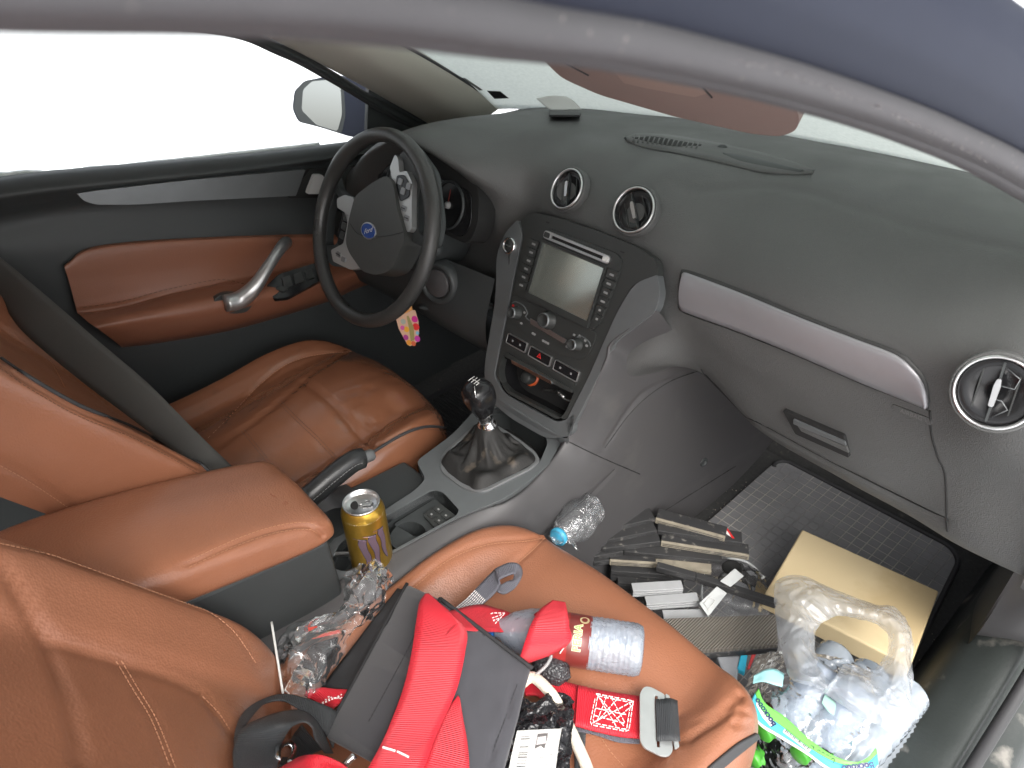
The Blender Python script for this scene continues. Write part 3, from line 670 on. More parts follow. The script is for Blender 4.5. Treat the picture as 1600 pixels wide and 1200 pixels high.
sl_ = plate('cubby_lid', rpoly([(-92, -222), (-85, -217), (78, -216), (84, -222), (60, -224), (-60, -228)], 3), S, 0, 6, BLK, panel, bw=1)
plate('cubby_lid_chrome', rpoly([(-70, -224), (34, -221), (38, -227), (-66, -230)], 2), S, 5, 8, CHR, sl_, bw=1)
# silver side cheeks
plate('stack_cheek', rpoly([(-150, 20), (-129, -2), (-118, -122), (-104, -272), (-70, -293), (0, -291), (70, -286), (90, -270), (100, -250), (112, -292), (60, -325), (-40, -330), (-112, -318), (-136, -262), (-152, -134), (-180, -55), (-172, -10)], [6, 10, 20, 12, 14, 10, 14, 10, 20, 20, 20, 30, 20, 20, 30, 20, 20]), S, -14, 4, SILD, panel, bw=2.5)
plate('stack_cheek', rpoly([(170, 22), (186, -4), (189, -32), (134, -106), (128, -150), (102, -296), (88, -274), (105, -182), (119, -62), (134, -4)], [4, 8, 12, 14, 20, 6, 6, 20, 20, 24]), S, -14, 4, SILD, panel, bw=2)
# start button
sb = lathe('start_button', [(.0155, 0), (.0155, .004), (.0125, .0055), (.0118, .003), (.0001, .003)], CHR, panel, 40, S(-152, -30, 4), S.n)
lathe('button_face', [(.0112, .003), (.010, .0048), (.0001, .005)], BLK, sb, 32, S(-152, -30, 4), S.n)
plate('button_mark', rect(-158, -31.2, -146, -28.8, 1), S, 8.5, 9.4, ALU, sb, bw=.3)
# navigation unit
nav = plate('navigation_unit', rpoly([(-116, -8), (-104, 14), (-84, 26), (86, 30), (100, 20), (101, -5), (96, -90), (80, -108), (-96, -108), (-116, -98)], [10, 8, 10, 8, 8, 8, 14, 14, 10, 10]), S, 0, 5, BLK, panel, bw=1.2)
plate('screen_bezel', rect(-76, -104, 76, 4, 2), S, 4, 11, BLK, nav, holes=[rect(-71, -93, 72, 0, 1)], bw=.8)
SG = Fr(S(0, -46, 6.2), S.x, S.y * math.cos(R(3)) + S.n * -math.sin(R(3)))
plate('screen', rect(-72, -48, 73, 47, .5), SG, 0, 1.5, LCD, nav, bw=0)
plate('disc_slot', rect(-76, 8, 77, 22, 6), S, 4, 9, ALU, nav, bw=1.2, holes=[rect(-57, 12, 62, 17.5, 1)])
plate('slot_gap', rect(-58, 11, 63, 18, 1), S, 4, 5.6, DARK, nav, bw=0)
plate('eject_button', rect(-74, 10.5, -61, 19.5, 2.5), S, 8, 10, BLK, nav, bw=.6)
plate('release_button', rect(64, 10.5, 75, 19.5, 2.5), S, 8, 10, WHT, nav, bw=.6)
for i in range(6):
    y1 = -2 - i * 15.6
    b = plate('menu_button', rpoly([(-104 - i * .8, y1), (-82, y1), (-82, y1 - 14), (-105 - i * .8, y1 - 14)], 2), S, 4, 8, BLK, nav, bw=.8)
    plate('button_legend', rect(-97 - i * .5, y1 - 9, -88 - i * .5, y1 - 5.4, .5), S, 8, 8.3, GREY_INK, b, bw=0)
    y1 = 2 - i * 15.6
    b = plate('menu_button', rpoly([(79, y1), (101 - i * .8, y1), (100 - i * .8, y1 - 14), (79, y1 - 14)], 2), S, 4, 8, BLK, nav, bw=.8)
    wd = 4.5 if i < 4 else 2.4
    plate('button_legend', rect(90 - i * .4 - wd, y1 - 9, 90 - i * .4 + wd, y1 - 5.4, .5), S, 8, 8.3, GREY_INK, b, bw=0)
for x in (-80, 92): plate('release_hole', rect(x - 4, 33.5, x + 4, 35.5, 1), S, 1.5, 2.6, DARK, panel, bw=0)
# climate panel
cl = plate('climate_panel', rpoly([(-112, -112), (94, -106), (95, -122), (90, -152), (70, -166), (7, -174), (-70, -166), (-108, -152)], [8, 8, 8, 10, 20, 60, 20, 10]), S, 0, 4, BLK, panel, bw=1.2)
wav = [(-108, -126), (-100, -121), (-80, -121), (-66, -130), (-58, -141), (40, -146), (52, -134), (66, -123), (84, -126), (90, -132)]
tube('climate_ridge', [S(a, b, 4.4) for a, b in wav], .0011, SILD, cl, 8, n=60)
plate('chrome_bar', rpoly([(-55, -136), (39, -141), (36, -149), (-50, -145)], 3), S, 3, 7, ALU, cl, bw=1)
for (x, y, r) in ((-90, -139, 10), (-13, -124, 14), (62, -140, 10)):
    k = lathe('knob', [(r * 1.25e-3, 0), (r * 1.2e-3, .004), (r * 1e-3, .006), (r * .96e-3, .016), (r * .8e-3, .018), (r * .72e-3, .0165), (.0001, .0165)], BLK, cl, 40, S(x, y, 3), S.n)
    lathe('knob_ring', [(r * .97e-3, .0155), (r * .9e-3, .0185), (r * .82e-3, .0185)], SILD, k, 40, S(x, y, 3), S.n)
for (x, y, a, b) in ((-104, -130, 0, 1), (-73, -132, 1, 0), (-73, -153, 1, 0), (-40, -160, 1, 0), (-36, -160, 1, 0), (-12, -163, 1, 0), (-6, -163, 1, 0), (0, -163, 1, 0), (50, -127, 1, 0), (82, -134, 1, 0), (42, -152, 1, 0), (62, -124, 1, 0), (76, -127, 1, 0)):
    plate('climate_symbol', rect(x - 2.6, y - 2, x + 2.6, y + 2, 1.2), S, 4, 4.5, REDP if b else GREY_INK, cl, bw=0)
# switch row
for i, (x0, x1, y0) in enumerate(((-97, -45, -181), (-37, 18, -182), (27, 85, -182))):
    fr_ = plate('switch_frame', rpoly([(x0, y0), (x1, y0), (x1, y0 - 20), (x0, y0 - 20)], 3), S, 1, 6, ALU, panel, bw=1, holes=[rpoly([(x0 + 1.5, y0 - 1.5), (x1 - 1.5, y0 - 1.5), (x1 - 1.5, y0 - 18), (x0 + 1.5, y0 - 18)], 2)])
    plate('switch_key', rpoly([(x0 + 1.8, y0 - 1.8), (x1 - 1.8, y0 - 1.8), (x1 - 1.8, y0 - 17.7), (x0 + 1.8, y0 - 17.7)], 2), S, 1, 5.4, GLO, fr_, bw=1)
    if i == 1: plate('hazard_triangle', [(-15.5, -195), (-4.5, -195), (-10, -186)], S, 5.3, 5.9, REDP, fr_, bw=0, holes=[[(-12.6, -193.6), (-7.4, -193.6), (-10, -189.4)]])
    else:
        for q in (x0 + 16, x1 - 16): plate('switch_symbol', rect(q - 2, y0 - 12, q + 2, y0 - 8, 1.5), S, 5.3, 5.7, GREY_INK, fr_, bw=0)
plate('switch_sill', rpoly([(-98, -201), (85, -203), (84, -210), (-96, -210)], 2), S, 0, 5, BLK, panel, bw=1)

# ------------------------------------------------------------------ centre console
K = Fr((0, -.1, .375), (1, 0, 0), (0, 1, .08))
def k_(L): return [(x, y + 100) for x, y in L]      # frame origin is at y=-100 mm
out_ = rpoly(k_([(-44, -400), (-34, -340), (-26, -262), (-24, -195), (-32, -168), (-80, -152), (-86, -62), (-104, 0), (-118, 50), (-60, 74), (60, 72), (98, 50), (106, -26), (107, -103), (80, -181), (58, -314), (40, -418), (-10, -416)]), [6, 20, 20, 14, 10, 12, 20, 20, 12, 20, 20, 14, 30, 30, 30, 30, 12, 10])
hole1 = rpoly(k_([(-57, -112), (-72, -13), (-88, 36), (-70, 58), (40, 54), (64, 38), (88, -6), (91, -28), (71, -124), (30, -138), (-26, -138)]), [12, 10, 10, 12, 12, 10, 8, 10, 16, 14, 14])
hole2 = rpoly(k_([(-22, -352), (-14, -271), (-2, -176), (14, -167), (68, -174), (74, -186), (54, -305), (40, -372), (22, -386), (0, -384)]), [10, 20, 10, 8, 8, 10, 20, 14, 10, 10])
con = plate('console_top', out_, K, -16, 2, SILD, car, holes=[hole1, hole2], bw=2)
plate('console_tray', rpoly(k_([(-26, -356), (-18, -271), (-5, -172), (72, -170), (78, -186), (58, -305), (44, -376), (22, -390), (-4, -388)]), 10), K, -62, -54, PLD, con, bw=1)
def wall(L, h0, h1, name, mat, parent, fr=K):
    m = len(L); vs = [fr(*p, h0) for p in L] + [fr(*p, h1) for p in L]
    return mk(name, vs, [(i, (i + 1) % m, m + (i + 1) % m, m + i) for i in range(m)], mat, parent)
wall(hole2, 0, -56, 'tray_wall', PLD, con); wall(hole1, 0, -60, 'gaiter_well', PLD, con)
plate('gaiter_floor', hole1, K, -62, -56, DARK, con, bw=0)
# second cup holder with raised insert
plate('cup_insert', rpoly(k_([(-4, -262), (2, -178), (66, -178), (70, -190), (60, -250)]), 6), K, -50, -16, PLD, con, bw=1, holes=[disc(34, -160, 30)])
plate('seat_heater_panel', rpoly(k_([(22, -218), (24, -182), (66, -181), (70, -190), (64, -222)]), 4), K, -16, -8, BLK, con, bw=.8)
for i in range(2):
    for j in range(2): plate('heater_button', rect(27 + i * 20, -114 + j * 15 + 0, 43 + i * 20, -103 + j * 15, 2), K, -9, -5.5, BLK, con, bw=.7); plate('heater_legend', rect(33 + i * 20, -110 + j * 15, 37 + i * 20, -107 + j * 15, 1), K, -5.6, -5.1, GREY_INK, con, bw=0)
# chrome ring of the rear cup holder
tube('cup_ring', [K(a, b + 100, -3) for a, b in [(-24, -392), (-14, -372), (4, -354), (16, -356)]], .004, ALU, con, n=24)
# silver transition up to the stack
loft('console_front_lip', [[K(a, b + 100, 1) for a, b in [(-112, 40), (-60, 62), (0, 64), (60, 60), (98, 46)]], [V(-.118, .052, .405), V(-.06, .046, .412), V(0, .045, .413), V(.06, .046, .413), V(.105, .048, .41)], [S(-116, -312, 3), S(-60, -322, 3), S(0, -322, 3), S(60, -318, 3), S(106, -300, 3)]], SILD, con, 40, 16)
# gaiter frame + gaiter + lever
gfo = rpoly(k_([(-57, -112), (-73, -13), (-38, 8), (20, 10), (68, 6), (88, -4), (91, -28), (71, -124), (36, -140), (-26, -140)]), [14, 12, 10, 20, 12, 8, 8, 16, 14, 14])
gfi = rpoly(k_([(-50, -110), (-66, -13), (-36, 1), (20, 3), (66, 0), (82, -8), (84, -28), (64, -120), (32, -133), (-22, -133)]), [14, 12, 10, 20, 12, 8, 8, 16, 14, 14])
gfr = plate('gaiter_frame', gfo, K, 0, 6, SIL, con, holes=[gfi], bw=1.2)
KB = V(.012, -.055, .378); KT = U(760, 662, x=-.005); KT.x = -.003
def gaiter():
    ring0 = cr([V(p[0], p[1], 0) for p in k_([(-50, -110), (-64, -13), (-36, 2), (20, 3), (66, 0), (82, -10), (82, -30), (64, -120), (32, -132), (-22, -132)])], 72, True)
    c0 = sum(ring0, V(0, 0, 0)) / 72; rings = []
    top = KT; axis = (top - K(c0.x, c0.y, 0))
    for i in range(26):
        t = i / 25; rr = []
        for k, p in enumerate(ring0):
            a = math.atan2(p.y - c0.y, p.x - c0.x)
            base = K(p.x, p.y, 2); tp = top + (V(math.cos(a), math.sin(a), 0)) * .015
            s = t ** 1.0; q = base.lerp(tp, s)
            sag = math.sin(math.pi * t) * .022
            cen = K(c0.x, c0.y, 0).lerp(top, t); d = (q - cen); d.z = 0
            fold = 1 + math.sin(math.pi * min(1, t * 1.15)) * (.13 * math.sin(a * 7 + 3 * t) + .09 * math.sin(a * 11 + 5 * t + 1))
            dn = d.length
            if dn > 1e-6: q = cen + V(0, 0, q.z - cen.z) + d * fold * (1 - .28 * math.sin(math.pi * t))
            q.z += -sag * .25 + .010 * math.exp(-((t - .12) / .1) ** 2) * (1 + .6 * math.sin(a * 5))
            rr.append(q)
        rings.append(rr)
    vs, fs = grid(rings, True)
    o = mk('gear_gaiter', vs, fs, M('gaiter_leather', (.018, .0175, .017), .6, spec=.3, bump=(300, .35, .0006, VOR), bump2=(30, .4, .003), dust=((.16, .13, .10), 25, .6, .8)), con); addmod(o, 'SUBSURF', levels=1, render_levels=1); return o
gaiter()
kn_ = U(745, 605, x=-.006); lever_ax = (kn_ - KT).normalized()
lever = tube('gear_lever', [KT - lever_ax * .02, KT + lever_ax * .06], .006, CHR, car, 16, n=6)
lathe('lever_collar', [(.016, -.012), (.017, -.004), (.0165, .004), (.014, .006), (.0125, .018), (.0155, .022), (.0155, .03)], CHR, lever, 40, KT, lever_ax)
def knob():
    top = U(747, 596, x=-.006); o = KT + lever_ax * .028; rings = []; H = .074; seg = 40
    u = V(1, 0, 0); u = (u - lever_ax * u.dot(lever_ax)).normalized(); v = lever_ax.cross(u)
    for i in range(22):
        t = i / 21
        r = .0175 + .0095 * math.sin(min(1, t * 1.2) * math.pi * .62) if t < .8 else 0
        r = [.0165, .0175, .019, .0205, .022, .0235, .0248, .0258, .0266, .0272, .0276, .0278, .0279, .0278, .0275, .0268, .0256, .0236, .0205, .016, .0095, .0002][i]
        ring = []
        for k in range(seg):
            a = 2 * math.pi * k / seg; sq = 1 / (abs(math.cos(a)) ** 3.2 + abs(math.sin(a)) ** 3.2) ** (1 / 3.2)
            ring.append(o + lever_ax * (H * (t if i < 15 else .70 + (i - 14) * .043)) + (u * math.cos(a) * .95 + v * math.sin(a) * 1.0) * r * sq * (.93 if i < 21 else 1))
        rings.append(ring)
    vs, fs = grid(rings, True)
    ob = mk('lever_knob', vs, fs, GLO, lever)
    return o, u, v, H
ko, ku, kv, KH = knob()
KTF = Fr(ko + lever_ax * KH * 1.004, ku, kv)
for L in ([(-9, -7), (-9, 7)], [(-2, -7), (-2, 7)], [(5, -7), (5, 7)], [(-9, 0), (11, 0)], [(11, 0), (11, -7)]):
    tube('shift_pattern', [KTF(a, b, .5 - .00 * (a * a + b * b)) for a, b in L], .0006, WHT, lever, 6)
tube('knob_chrome_line', [ko + lever_ax * (KH * t) + (ku * .62 + kv * -.62) * rr for t, rr in ((.05, .0185), (.3, .026), (.6, .0305), (.85, .027), (1.0, .016))], .0009, CHR, lever, 6, n=20)

# tunnel / console sides
def side(name, sx, mat):
    P = [(.052, -.62, .40), (.045, -.42, .362), (.084, -.18, .372), (.110, -.10, .375), (.108, -.03, .381), (.100, .055, .415), (.128, .112, .556), (.131, .129, .597), (.187, .160, .665)]
    r0 = [V(x - .012, y, z - .012) for x, y, z in P]
    r1 = [V(x + .004, y, z - .004) for x, y, z in P]
    r2 = [V(*p) for p in [(.096, -.62, .37), (.098, -.42, .335), (.115, -.18, .335), (.128, -.10, .335), (.132, -.02, .335), (.135, .09, .36), (.145, .18, .47), (.155, .21, .53), (.20, .21, .60)]]
    r3 = [V(*p) for p in [(.104, -.62, .25), (.108, -.42, .24), (.122, -.18, .24), (.134, -.10, .24), (.140, 0, .25), (.148, .14, .29), (.158, .28, .37), (.168, .33, .43), (.20, .34, .52)]]
    r4 = [V(*p) for p in [(.108, -.62, .015), (.112, -.42, .015), (.126, -.18, .015), (.138, -.1, .015), (.145, .02, .015), (.155, .20, .015), (.170, .45, .02), (.18, .62, .06), (.20, .85, .2)]]
    rows = [[V(p.x * sx, p.y, p.z) for p in r] for r in (r0, r1, r2, r3, r4)]
    return loft(name, rows, mat, car, 110, 90, flip=sx < 0)
ts = side('console_side', 1, PLT)
P_ = [(-.03, -.155, .371), (-.078, -.150, .371), (-.084, -.10, .375), (-.094, -.03, .381), (-.112, .045, .392), (-.125, .11, .55), (-.15, .15, .66)]
loft('console_side', [[V(x + .012, y, z - .012) for x, y, z in P_], [V(x, y, z - .004) for x, y, z in P_], [V(x - .014, y + .01, z - .04) for x, y, z in P_], [V(x - .022, y + .03, z * .6) for x, y, z in P_], [V(x - .03, y + .05, .01) for x, y, z in P_]], PLD, car, 50, 40)
b_t = bvh(ts)
for L, wd, dp in [([(888, 690), (940, 715), (1000, 741)], .003, .004), ([(960, 735), (905, 790), (830, 850), (760, 890)], .004, .003), ([(940, 860), (1000, 820), (1080, 770), (1160, 720), (1200, 700)], .006, .004), ([(950, 690), (1000, 620), (1060, 590), (1100, 578)], .006, .003)]:
    P = hits(b_t, L, 0, 50)
    if len(P) > 3: groove(ts, resample(P, .003), wd, dp)
b_t = bvh(ts)
tp = hit(b_t, 1099, 722, 0)
if tp:
    tn = V(.95, -.2, .1)
    lathe('tunnel_fixing', [(.011, -.002), (.010, .002), (.007, .0015), (.0065, -.001), (.0001, .0)], PLD, ts, 28, tp + V(.001, 0, 0), tn)
# console body under the armrest and its right flank are part of console_side

def gap(b_, par, L, r=.0011, off=-.0002, mat=None):
    P = hits(b_, L, off, 50)
    if len(P) > 3: tube('panel_gap', P, r, mat or DARK, par, 6)
b_d2 = bvh(dash)
gap(b_d2, dash, [(1453, 641), (1456, 680), (1466, 715), (1477, 745), (1480, 830)], .0016)
gap(b_d2, dash, [(1095, 577), (1115, 605), (1140, 640), (1150, 645), (1200, 668), (1300, 722), (1440, 792), (1476, 808)], .0013)
gap(b_d2, dash, [(1062, 478), (1066, 487), (1085, 495), (1160, 522), (1250, 558), (1340, 597), (1400, 621), (1428, 632), (1450, 641)], .0010)
gap(b_t, ts, [(888, 690), (940, 715), (1000, 741)]); gap(b_t, ts, [(960, 733), (905, 788), (830, 848), (740, 900)], .0009); gap(b_t, ts, [(790, 778), (770, 792)], .0009)
gap(b_t, ts, [(945, 700), (990, 640), (1040, 600), (1095, 578)], .0009)
gap(b_t, ts, [(935, 862), (1000, 822), (1080, 772), (1150, 728)], .0009)
# ------------------------------------------------------------------ armrest
def arm():
    rows = []
    # sections from front to rear; each section runs right-bottom, right side, top, left side
    for y, zb, zt, hw in [(-.385, .470, .478, .070), (-.388, .462, .492, .088), (-.400, .460, .508, .097), (-.43, .463, .522, .101), (-.50, .478, .545, .103), (-.60, .500, .575, .104), (-.72, .525, .60, .104), (-.80, .535, .60, .10)]:
        cx = -.035 + (0.0 if y > -.41 else 0)
        h = zt - zb
        rows.append([V(cx + hw * .93, y, zb), V(cx + hw, y, zb + h * .18), V(cx + hw, y, zb + h * .45), V(cx + hw * .96, y, zb + h * .72), V(cx + hw * .8, y, zt - h * .10), V(cx + hw * .4, y, zt), V(cx, y, zt + .003), V(cx - hw * .4, y, zt), V(cx - hw * .8, y, zt - h * .10), V(cx - hw * .97, y, zb + h * .6), V(cx - hw, y, zb + h * .2), V(cx - hw * .93, y, zb)])
    o = loft('armrest', [[rows[0][0].lerp(p, .2) * 0 + V(-.035 + (p.x + .035) * .3, -.384, .472 + (p.z - .472) * .3) for p in rows[0]]] + rows, LEA, car, 90, 90)
    return o
ar = arm(); b_a = bvh(ar)
P = hits(b_a, [(505, 838), (480, 822), (430, 828), (370, 848), (290, 884)], 0, 60)
if len(P) > 3:
    groove(ar, resample(P, .003), .0035, .0035)
    b_a = bvh(ar)
for d in (-5, 6):
    P = hits(b_a, [(495, 827 + d), (478, 821 + d), (430, 827 + d), (370, 847 + d), (290, 883 + d)], .0005, 60)
    if len(P) > 3: stitches('armrest_stitching', P, THR, ar, .004, .002, .0004)
hexa('console_bin', [V(-.125, -.40, .463), V(.058, -.40, .463), V(.075, -.72, .54), V(-.13, -.72, .54), V(-.12, -.40, .1), V(.085, -.40, .1), V(.095, -.72, .1), V(-.13, -.72, .1)], PLD, car, .008)

# ------------------------------------------------------------------ hand brake
hbP = [U(*p, x=-.09) for p in [(462, 790), (485, 775), (520, 745), (550, 722), (566, 716)]]
hb = tube('hand_brake', [hbP[0] + V(0, -.03, -.05)] + hbP, lambda t: .0150 + .0022 * math.sin(min(1, t * 1.02) * 3.14) + .001 * t, M('brake_leather', (.022, .023, .024), .33, bump=(500, .3, .0005, VOR)), car, 24, n=40, flat=1.15)
hx = (hbP[-1] - hbP[-2]).normalized()
lathe('brake_button', [(.0105, -.004), (.0105, .018), (.009, .021), (.0001, .022)], SIL, hb, 32, hbP[-1], hx)
lathe('brake_cuff', [(.0165, -.03), (.0175, -.01), (.0165, .0), (.010, .001)], BLK, hb, 32, hbP[-1] - hx * .001, hx)
stitches('brake_stitching', [p + V(.0185, -.006, .006) for p in cr(hbP, 30)], GREY_INK, hb, .004, .002, .0005)
loft('brake_gaiter', [[V(-.135, -.43, .37), V(-.09, -.44, .372), V(-.05, -.43, .375)], [V(-.115, -.37, .40), V(-.09, -.375, .425), V(-.066, -.37, .40)], [V(-.13, -.27, .36), V(-.09, -.27, .365), V(-.055, -.27, .36)]], RUB, hb, 24, 24, disp=lambda p, u, v: p + V(0, 0, .004 * math.sin(v * 28) * math.sin(math.pi * v)))
hexa('brake_shroud', [V(-.14, -.60, .365), V(-.03, -.60, .365), V(-.03, -.15, .35), V(-.125, -.15, .345), V(-.13, -.60, .1), V(.02, -.60, .1), V(.02, -.15, .1), V(-.12, -.15, .1)], PLD, car, .006)

# ------------------------------------------------------------------ seats
def cushion(name, cx, hw, yf, yr, z0, mat, bolst=.035, rnd=.055, crown=0):
    stn = [(-1.0, -.20), (-1.03, -.07), (-.99, -.005), (-.90, bolst), (-.78, bolst * .85), (-.66, .006), (-.55, 0), (-.3, .008), (0, .010), (.3, .008), (.55, 0), (.66, .006), (.78, bolst * .85), (.90, bolst), (.99, -.005), (1.03, -.07), (1.0, -.20)]
    L = yf - yr
    prof = [(0, .0), (.2, -.012), (.42, -.006), (.62, .006), (.78, .014), (.88, .010), (.95, -.006), (.985, -.035), (1.0, -.075), (.985, -.14), (.96, -.20)]
    rows = []
    for s, dz in stn:
        r = []
        for t, pz in prof:
            nar = 1 - .13 * max(0, (t - .62) / .38) ** 2
            bo = dz * (1 - .65 * max(0, (t - .66) / .34)) if dz > 0 else dz
            bo += crown * math.cos(min(1, abs(s) / .75) * math.pi / 2) * (1 - .5 * max(0, (t - .75) / .25)) * (.5 + .5 * math.sin(t * 3.1))
            y = yr + L * t - (rnd if s > 0 else .055) * abs(s) ** 4 * max(0, (t - .4) / .6) * (1 if abs(s) < 1.01 else 1.0)
            z = z0 + bo + (pz if abs(s) < .99 else pz * (.6 if pz < -.05 else 1))
            z = max(z, z0 - .22)
            r.append(V(cx + hw * s * nar, y, z))
        rows.append(r)
    o = loft(name, rows, mat, car, 120, 130)
    return o
dc = cushion('seat_cushion', -.385, .247, .035, -.50, .333, LEAW, bolst=.030, crown=.030); tag(dc, 'driver seat cushion, shiny creased worn leather')
pc = cushion('seat_cushion', .363, .270, -.055, -.60, .335, LEA, rnd=.035)
# creases and seams
def seam(o, L, wd=.004, dp=.004, st=None, thr=None, off=.0006, n=70, ln=.005, gap=.003, r=.0005):
    b = bvh(o); P = hits(b, L, 0, n)
    if len(P) < 3: return
    groove(o, resample(P, .0025), wd, dp)
    if st:
        b = bvh(o)
        for dx, dy in st:
            Q = hits(b, [(p[0] + dx, p[1] + dy) for p in L], off, n)
            if len(Q) > 3: stitches('seam_stitching', Q, thr or THR, o, ln, gap, r)
c6 = lambda L: crop(L, 280, 500, 3.3326)
seam(dc, c6([(150, 610), (260, 500), (400, 350), (520, 250), (620, 200), (740, 172), (880, 160), (940, 150)]), .004, .004, [(0, 2)])
seam(dc, c6([(195, 655), (330, 570), (480, 460), (600, 360), (660, 300), (760, 235), (880, 160)]), .0045, .006)
seam(dc, c6([(330, 575), (400, 660), (480, 760), (600, 890)]), .003, .003, [(-2, 1), (3, -1)], THB)
seam(dc, c6([(520, 425), (620, 525), (720, 620), (830, 740)]), .003, .003, [(-2, 1), (3, -1)], THB)
seam(dc, c6([(650, 320), (760, 400), (880, 520), (950, 610), (1000, 660)]), .006, .007)
seam(dc, c6([(1000, 665), (1100, 620), (1200, 570), (1300, 552), (1400, 572)]), .004, .003, [(0, 5)], THB)
for L in ([(780, 380), (880, 330), (1000, 290), (1120, 265)], [(820, 400), (900, 380), (1010, 350)], [(930, 420), (1020, 340), (1090, 320), (1150, 320)], [(980, 640), (1000, 560), (990, 520)], [(1010, 640), (1050, 560), (1060, 520)], [(1040, 640), (1090, 570)], [(700, 590), (790, 575), (900, 575)], [(540, 740), (600, 680), (680, 640)], [(550, 850), (600, 800)], [(580, 860), (650, 800), (760, 780)], [(790, 710), (860, 700), (940, 705)], [(520, 350), (560, 300), (640, 270)], [(400, 450), (430, 400), (520, 340)], [(330, 510), (390, 430), (440, 400)], [(280, 480), (300, 400)], [(250, 560), (340, 480), (420, 430)], [(620, 240), (660, 280)], [(1280, 540), (1360, 500), (1410, 490)], [(480, 700), (520, 760)], [(1020, 600), (1080, 540), (1150, 500)], [(860, 470), (930, 430), (980, 420)]):
    seam(dc, c6(L), .0035, .0022, n=24)
# black piping on the driver cushion
b_dc = bvh(dc)
P = hits(b_dc, c6([(1005, 690), (1080, 645), (1180, 590), (1260, 562), (1340, 555), (1400, 568)]), .001, 40)
if len(P) > 3: tube('piping', P, .0028, RUB, dc, 8)
# passenger cushion seams
c5 = lambda L: crop(L, 750, 860, 3.529)
seam(pc, [(640, 920), (700, 872), (760, 848), (820, 842), (846, 838)], .004, .003, [(0, 4)])
seam(pc, [(850, 838), (828, 860), (800, 885), (770, 915), (740, 950)], .005, .004, [(2, 2)])
seam(pc, c5([(1440, 790), (1380, 850), (1330, 920), (1200, 1000), (1100, 1050)]), .006, .005)
seam(pc, c5([(660, 1020), (720, 1110), (800, 1200)]), .002, .001, [(0, 0)])
for L in ([(1380, 850), (1300, 900), (1180, 950)], [(1430, 800), (1440, 900), (1400, 960)], [(1490, 900), (1420, 880), (1340, 920)], [(1500, 960), (1400, 960)], [(1100, 900), (1040, 960)], [(1300, 940), (1220, 990), (1160, 1060)]):
    seam(pc, c5(L), .0045, .0025, n=24)
b_pc = bvh(pc)
P = hits(b_pc, [(610, 905), (650, 875), (700, 845), (745, 826), (790, 818), (820, 820)], .001, 40)
if len(P) > 3: tube('piping', P, .003, RUB, pc, 8)
P1 = c5([(1250, 1200), (1330, 1130), (1420, 1060), (1500, 1015), (1525, 1005)]); P2 = c5([(1330, 1200), (1400, 1140), (1460, 1090), (1520, 1040), (1530, 1030)])
A_ = hits(b_pc, P1, .002, 30); B_ = hits(b_pc, P2, .002, 30)
if len(A_) == len(B_) and len(A_) > 3: ribbon('seat_piping_band', list(zip(A_[::3], B_[::3])), RUB, pc, .004)

def backrest(cx, hw, base, slope, ztop, mat, rec=.045):
    """base: (y,z) crest bottom; slope dy/dz"""
    # station s across, f: forward offset of surface along local normal (m)
    nrm = V(0, 1, slope).normalized()
    stn = [(-.97, -.14), (-1.0, -.10), (-1.0, -.05), (-1.0, -.012), (-.965, 0.0), (-.88, .002), (-.72, -.022), (-.60, -.04), (-.3, -.042), (0, -.044), (.3, -.042), (.60, -.04), (.72, -.022), (.88, .002), (.965, 0), (1.0, -.012), (1.0, -.05), (1.0, -.10), (.97, -.14)]
    rows = []
    for s, f in stn:
        r = []
        for t in (0, .03, .10, .2, .35, .5, .65, .8, .92, .98, 1.0):
            z = base[1] + (ztop - base[1]) * t; y = base[0] - slope * (z - base[1])
            low = max(0, 1 - t / .22); hi = max(0, (t - .8) / .2)
            ff = f - .055 * low ** 2 - .07 * hi ** 3
            wdt = hw * (1 - .05 * low - .22 * hi ** 2 + .0 * t)
            if f < -.05 and abs(s) > .9: ff = f - .04 * hi ** 3
            r.append(V(cx + s * wdt, y, z) + nrm * ff)
        rows.append(r)
    return loft('seat_backrest', rows, mat, car, 120, 130)
db = backrest(-.375, .243, (-.390, .37), .64, 1.02, LEA)
pb = backrest(.362, .250, (-.497, .37), .60, .98, LEA)
c7 = lambda L: crop(L, 0, 360, 2.4)
b = bvh(db)
P = hits(b, c7([(0, 480), (120, 560), (300, 660), (500, 740), (650, 820), (740, 870), (790, 912)]), .001, 60)
if len(P) > 3: tube('piping', P, .0028, RUB, db, 8)
seam(db, c7([(0, 500), (120, 580), (300, 680), (500, 760), (650, 840), (740, 892)]), .003, .002, [(0, 8)], THB)
seam(db, c7([(0, 870), (100, 925), (200, 990), (330, 1080)]), .005, .005, [(0, 5)], THR)
seam(db, c7([(0, 360), (60, 400), (180, 480), (260, 540), (370, 620), (450, 690)]), .005, .005)
seam(db, c7([(180, 480), (215, 540), (240, 590)]), .003, .003, [(1, 0)]); seam(db, c7([(365, 615), (410, 675)]), .003, .003, [(1, 0)])
seam(pb, crop([(0, 560), (60, 650), (130, 780), (180, 900), (230, 1050), (260, 1200)], 0, 600, 2), .006, .006)
seam(pb, crop([(140, 800), (250, 830), (370, 865), (500, 905), (620, 960), (690, 1040), (730, 1100)], 0, 600, 2), .006, .005)
seam(pb, crop([(370, 865), (420, 950), (480, 1050), (540, 1200)], 0, 600, 2), .004, .003, [(-4, 1), (4, 0)])
seam(pb, crop([(0, 495), (200, 540), (400, 600), (600, 680), (720, 760), (800, 870)], 0, 600, 2), .004, .002, [(0, 2)])
seam(pb, crop([(620, 960), (680, 1020), (720, 1080)], 0, 600, 2), .003, .002, [(0, 3)])
# red reflector / belt release beside the driver seat
tube('seat_lever', [U(302, 660, x=-.62), U(318, 650, x=-.62), U(335, 648, x=-.625)], .008, REDP, dc, 12, n=10)
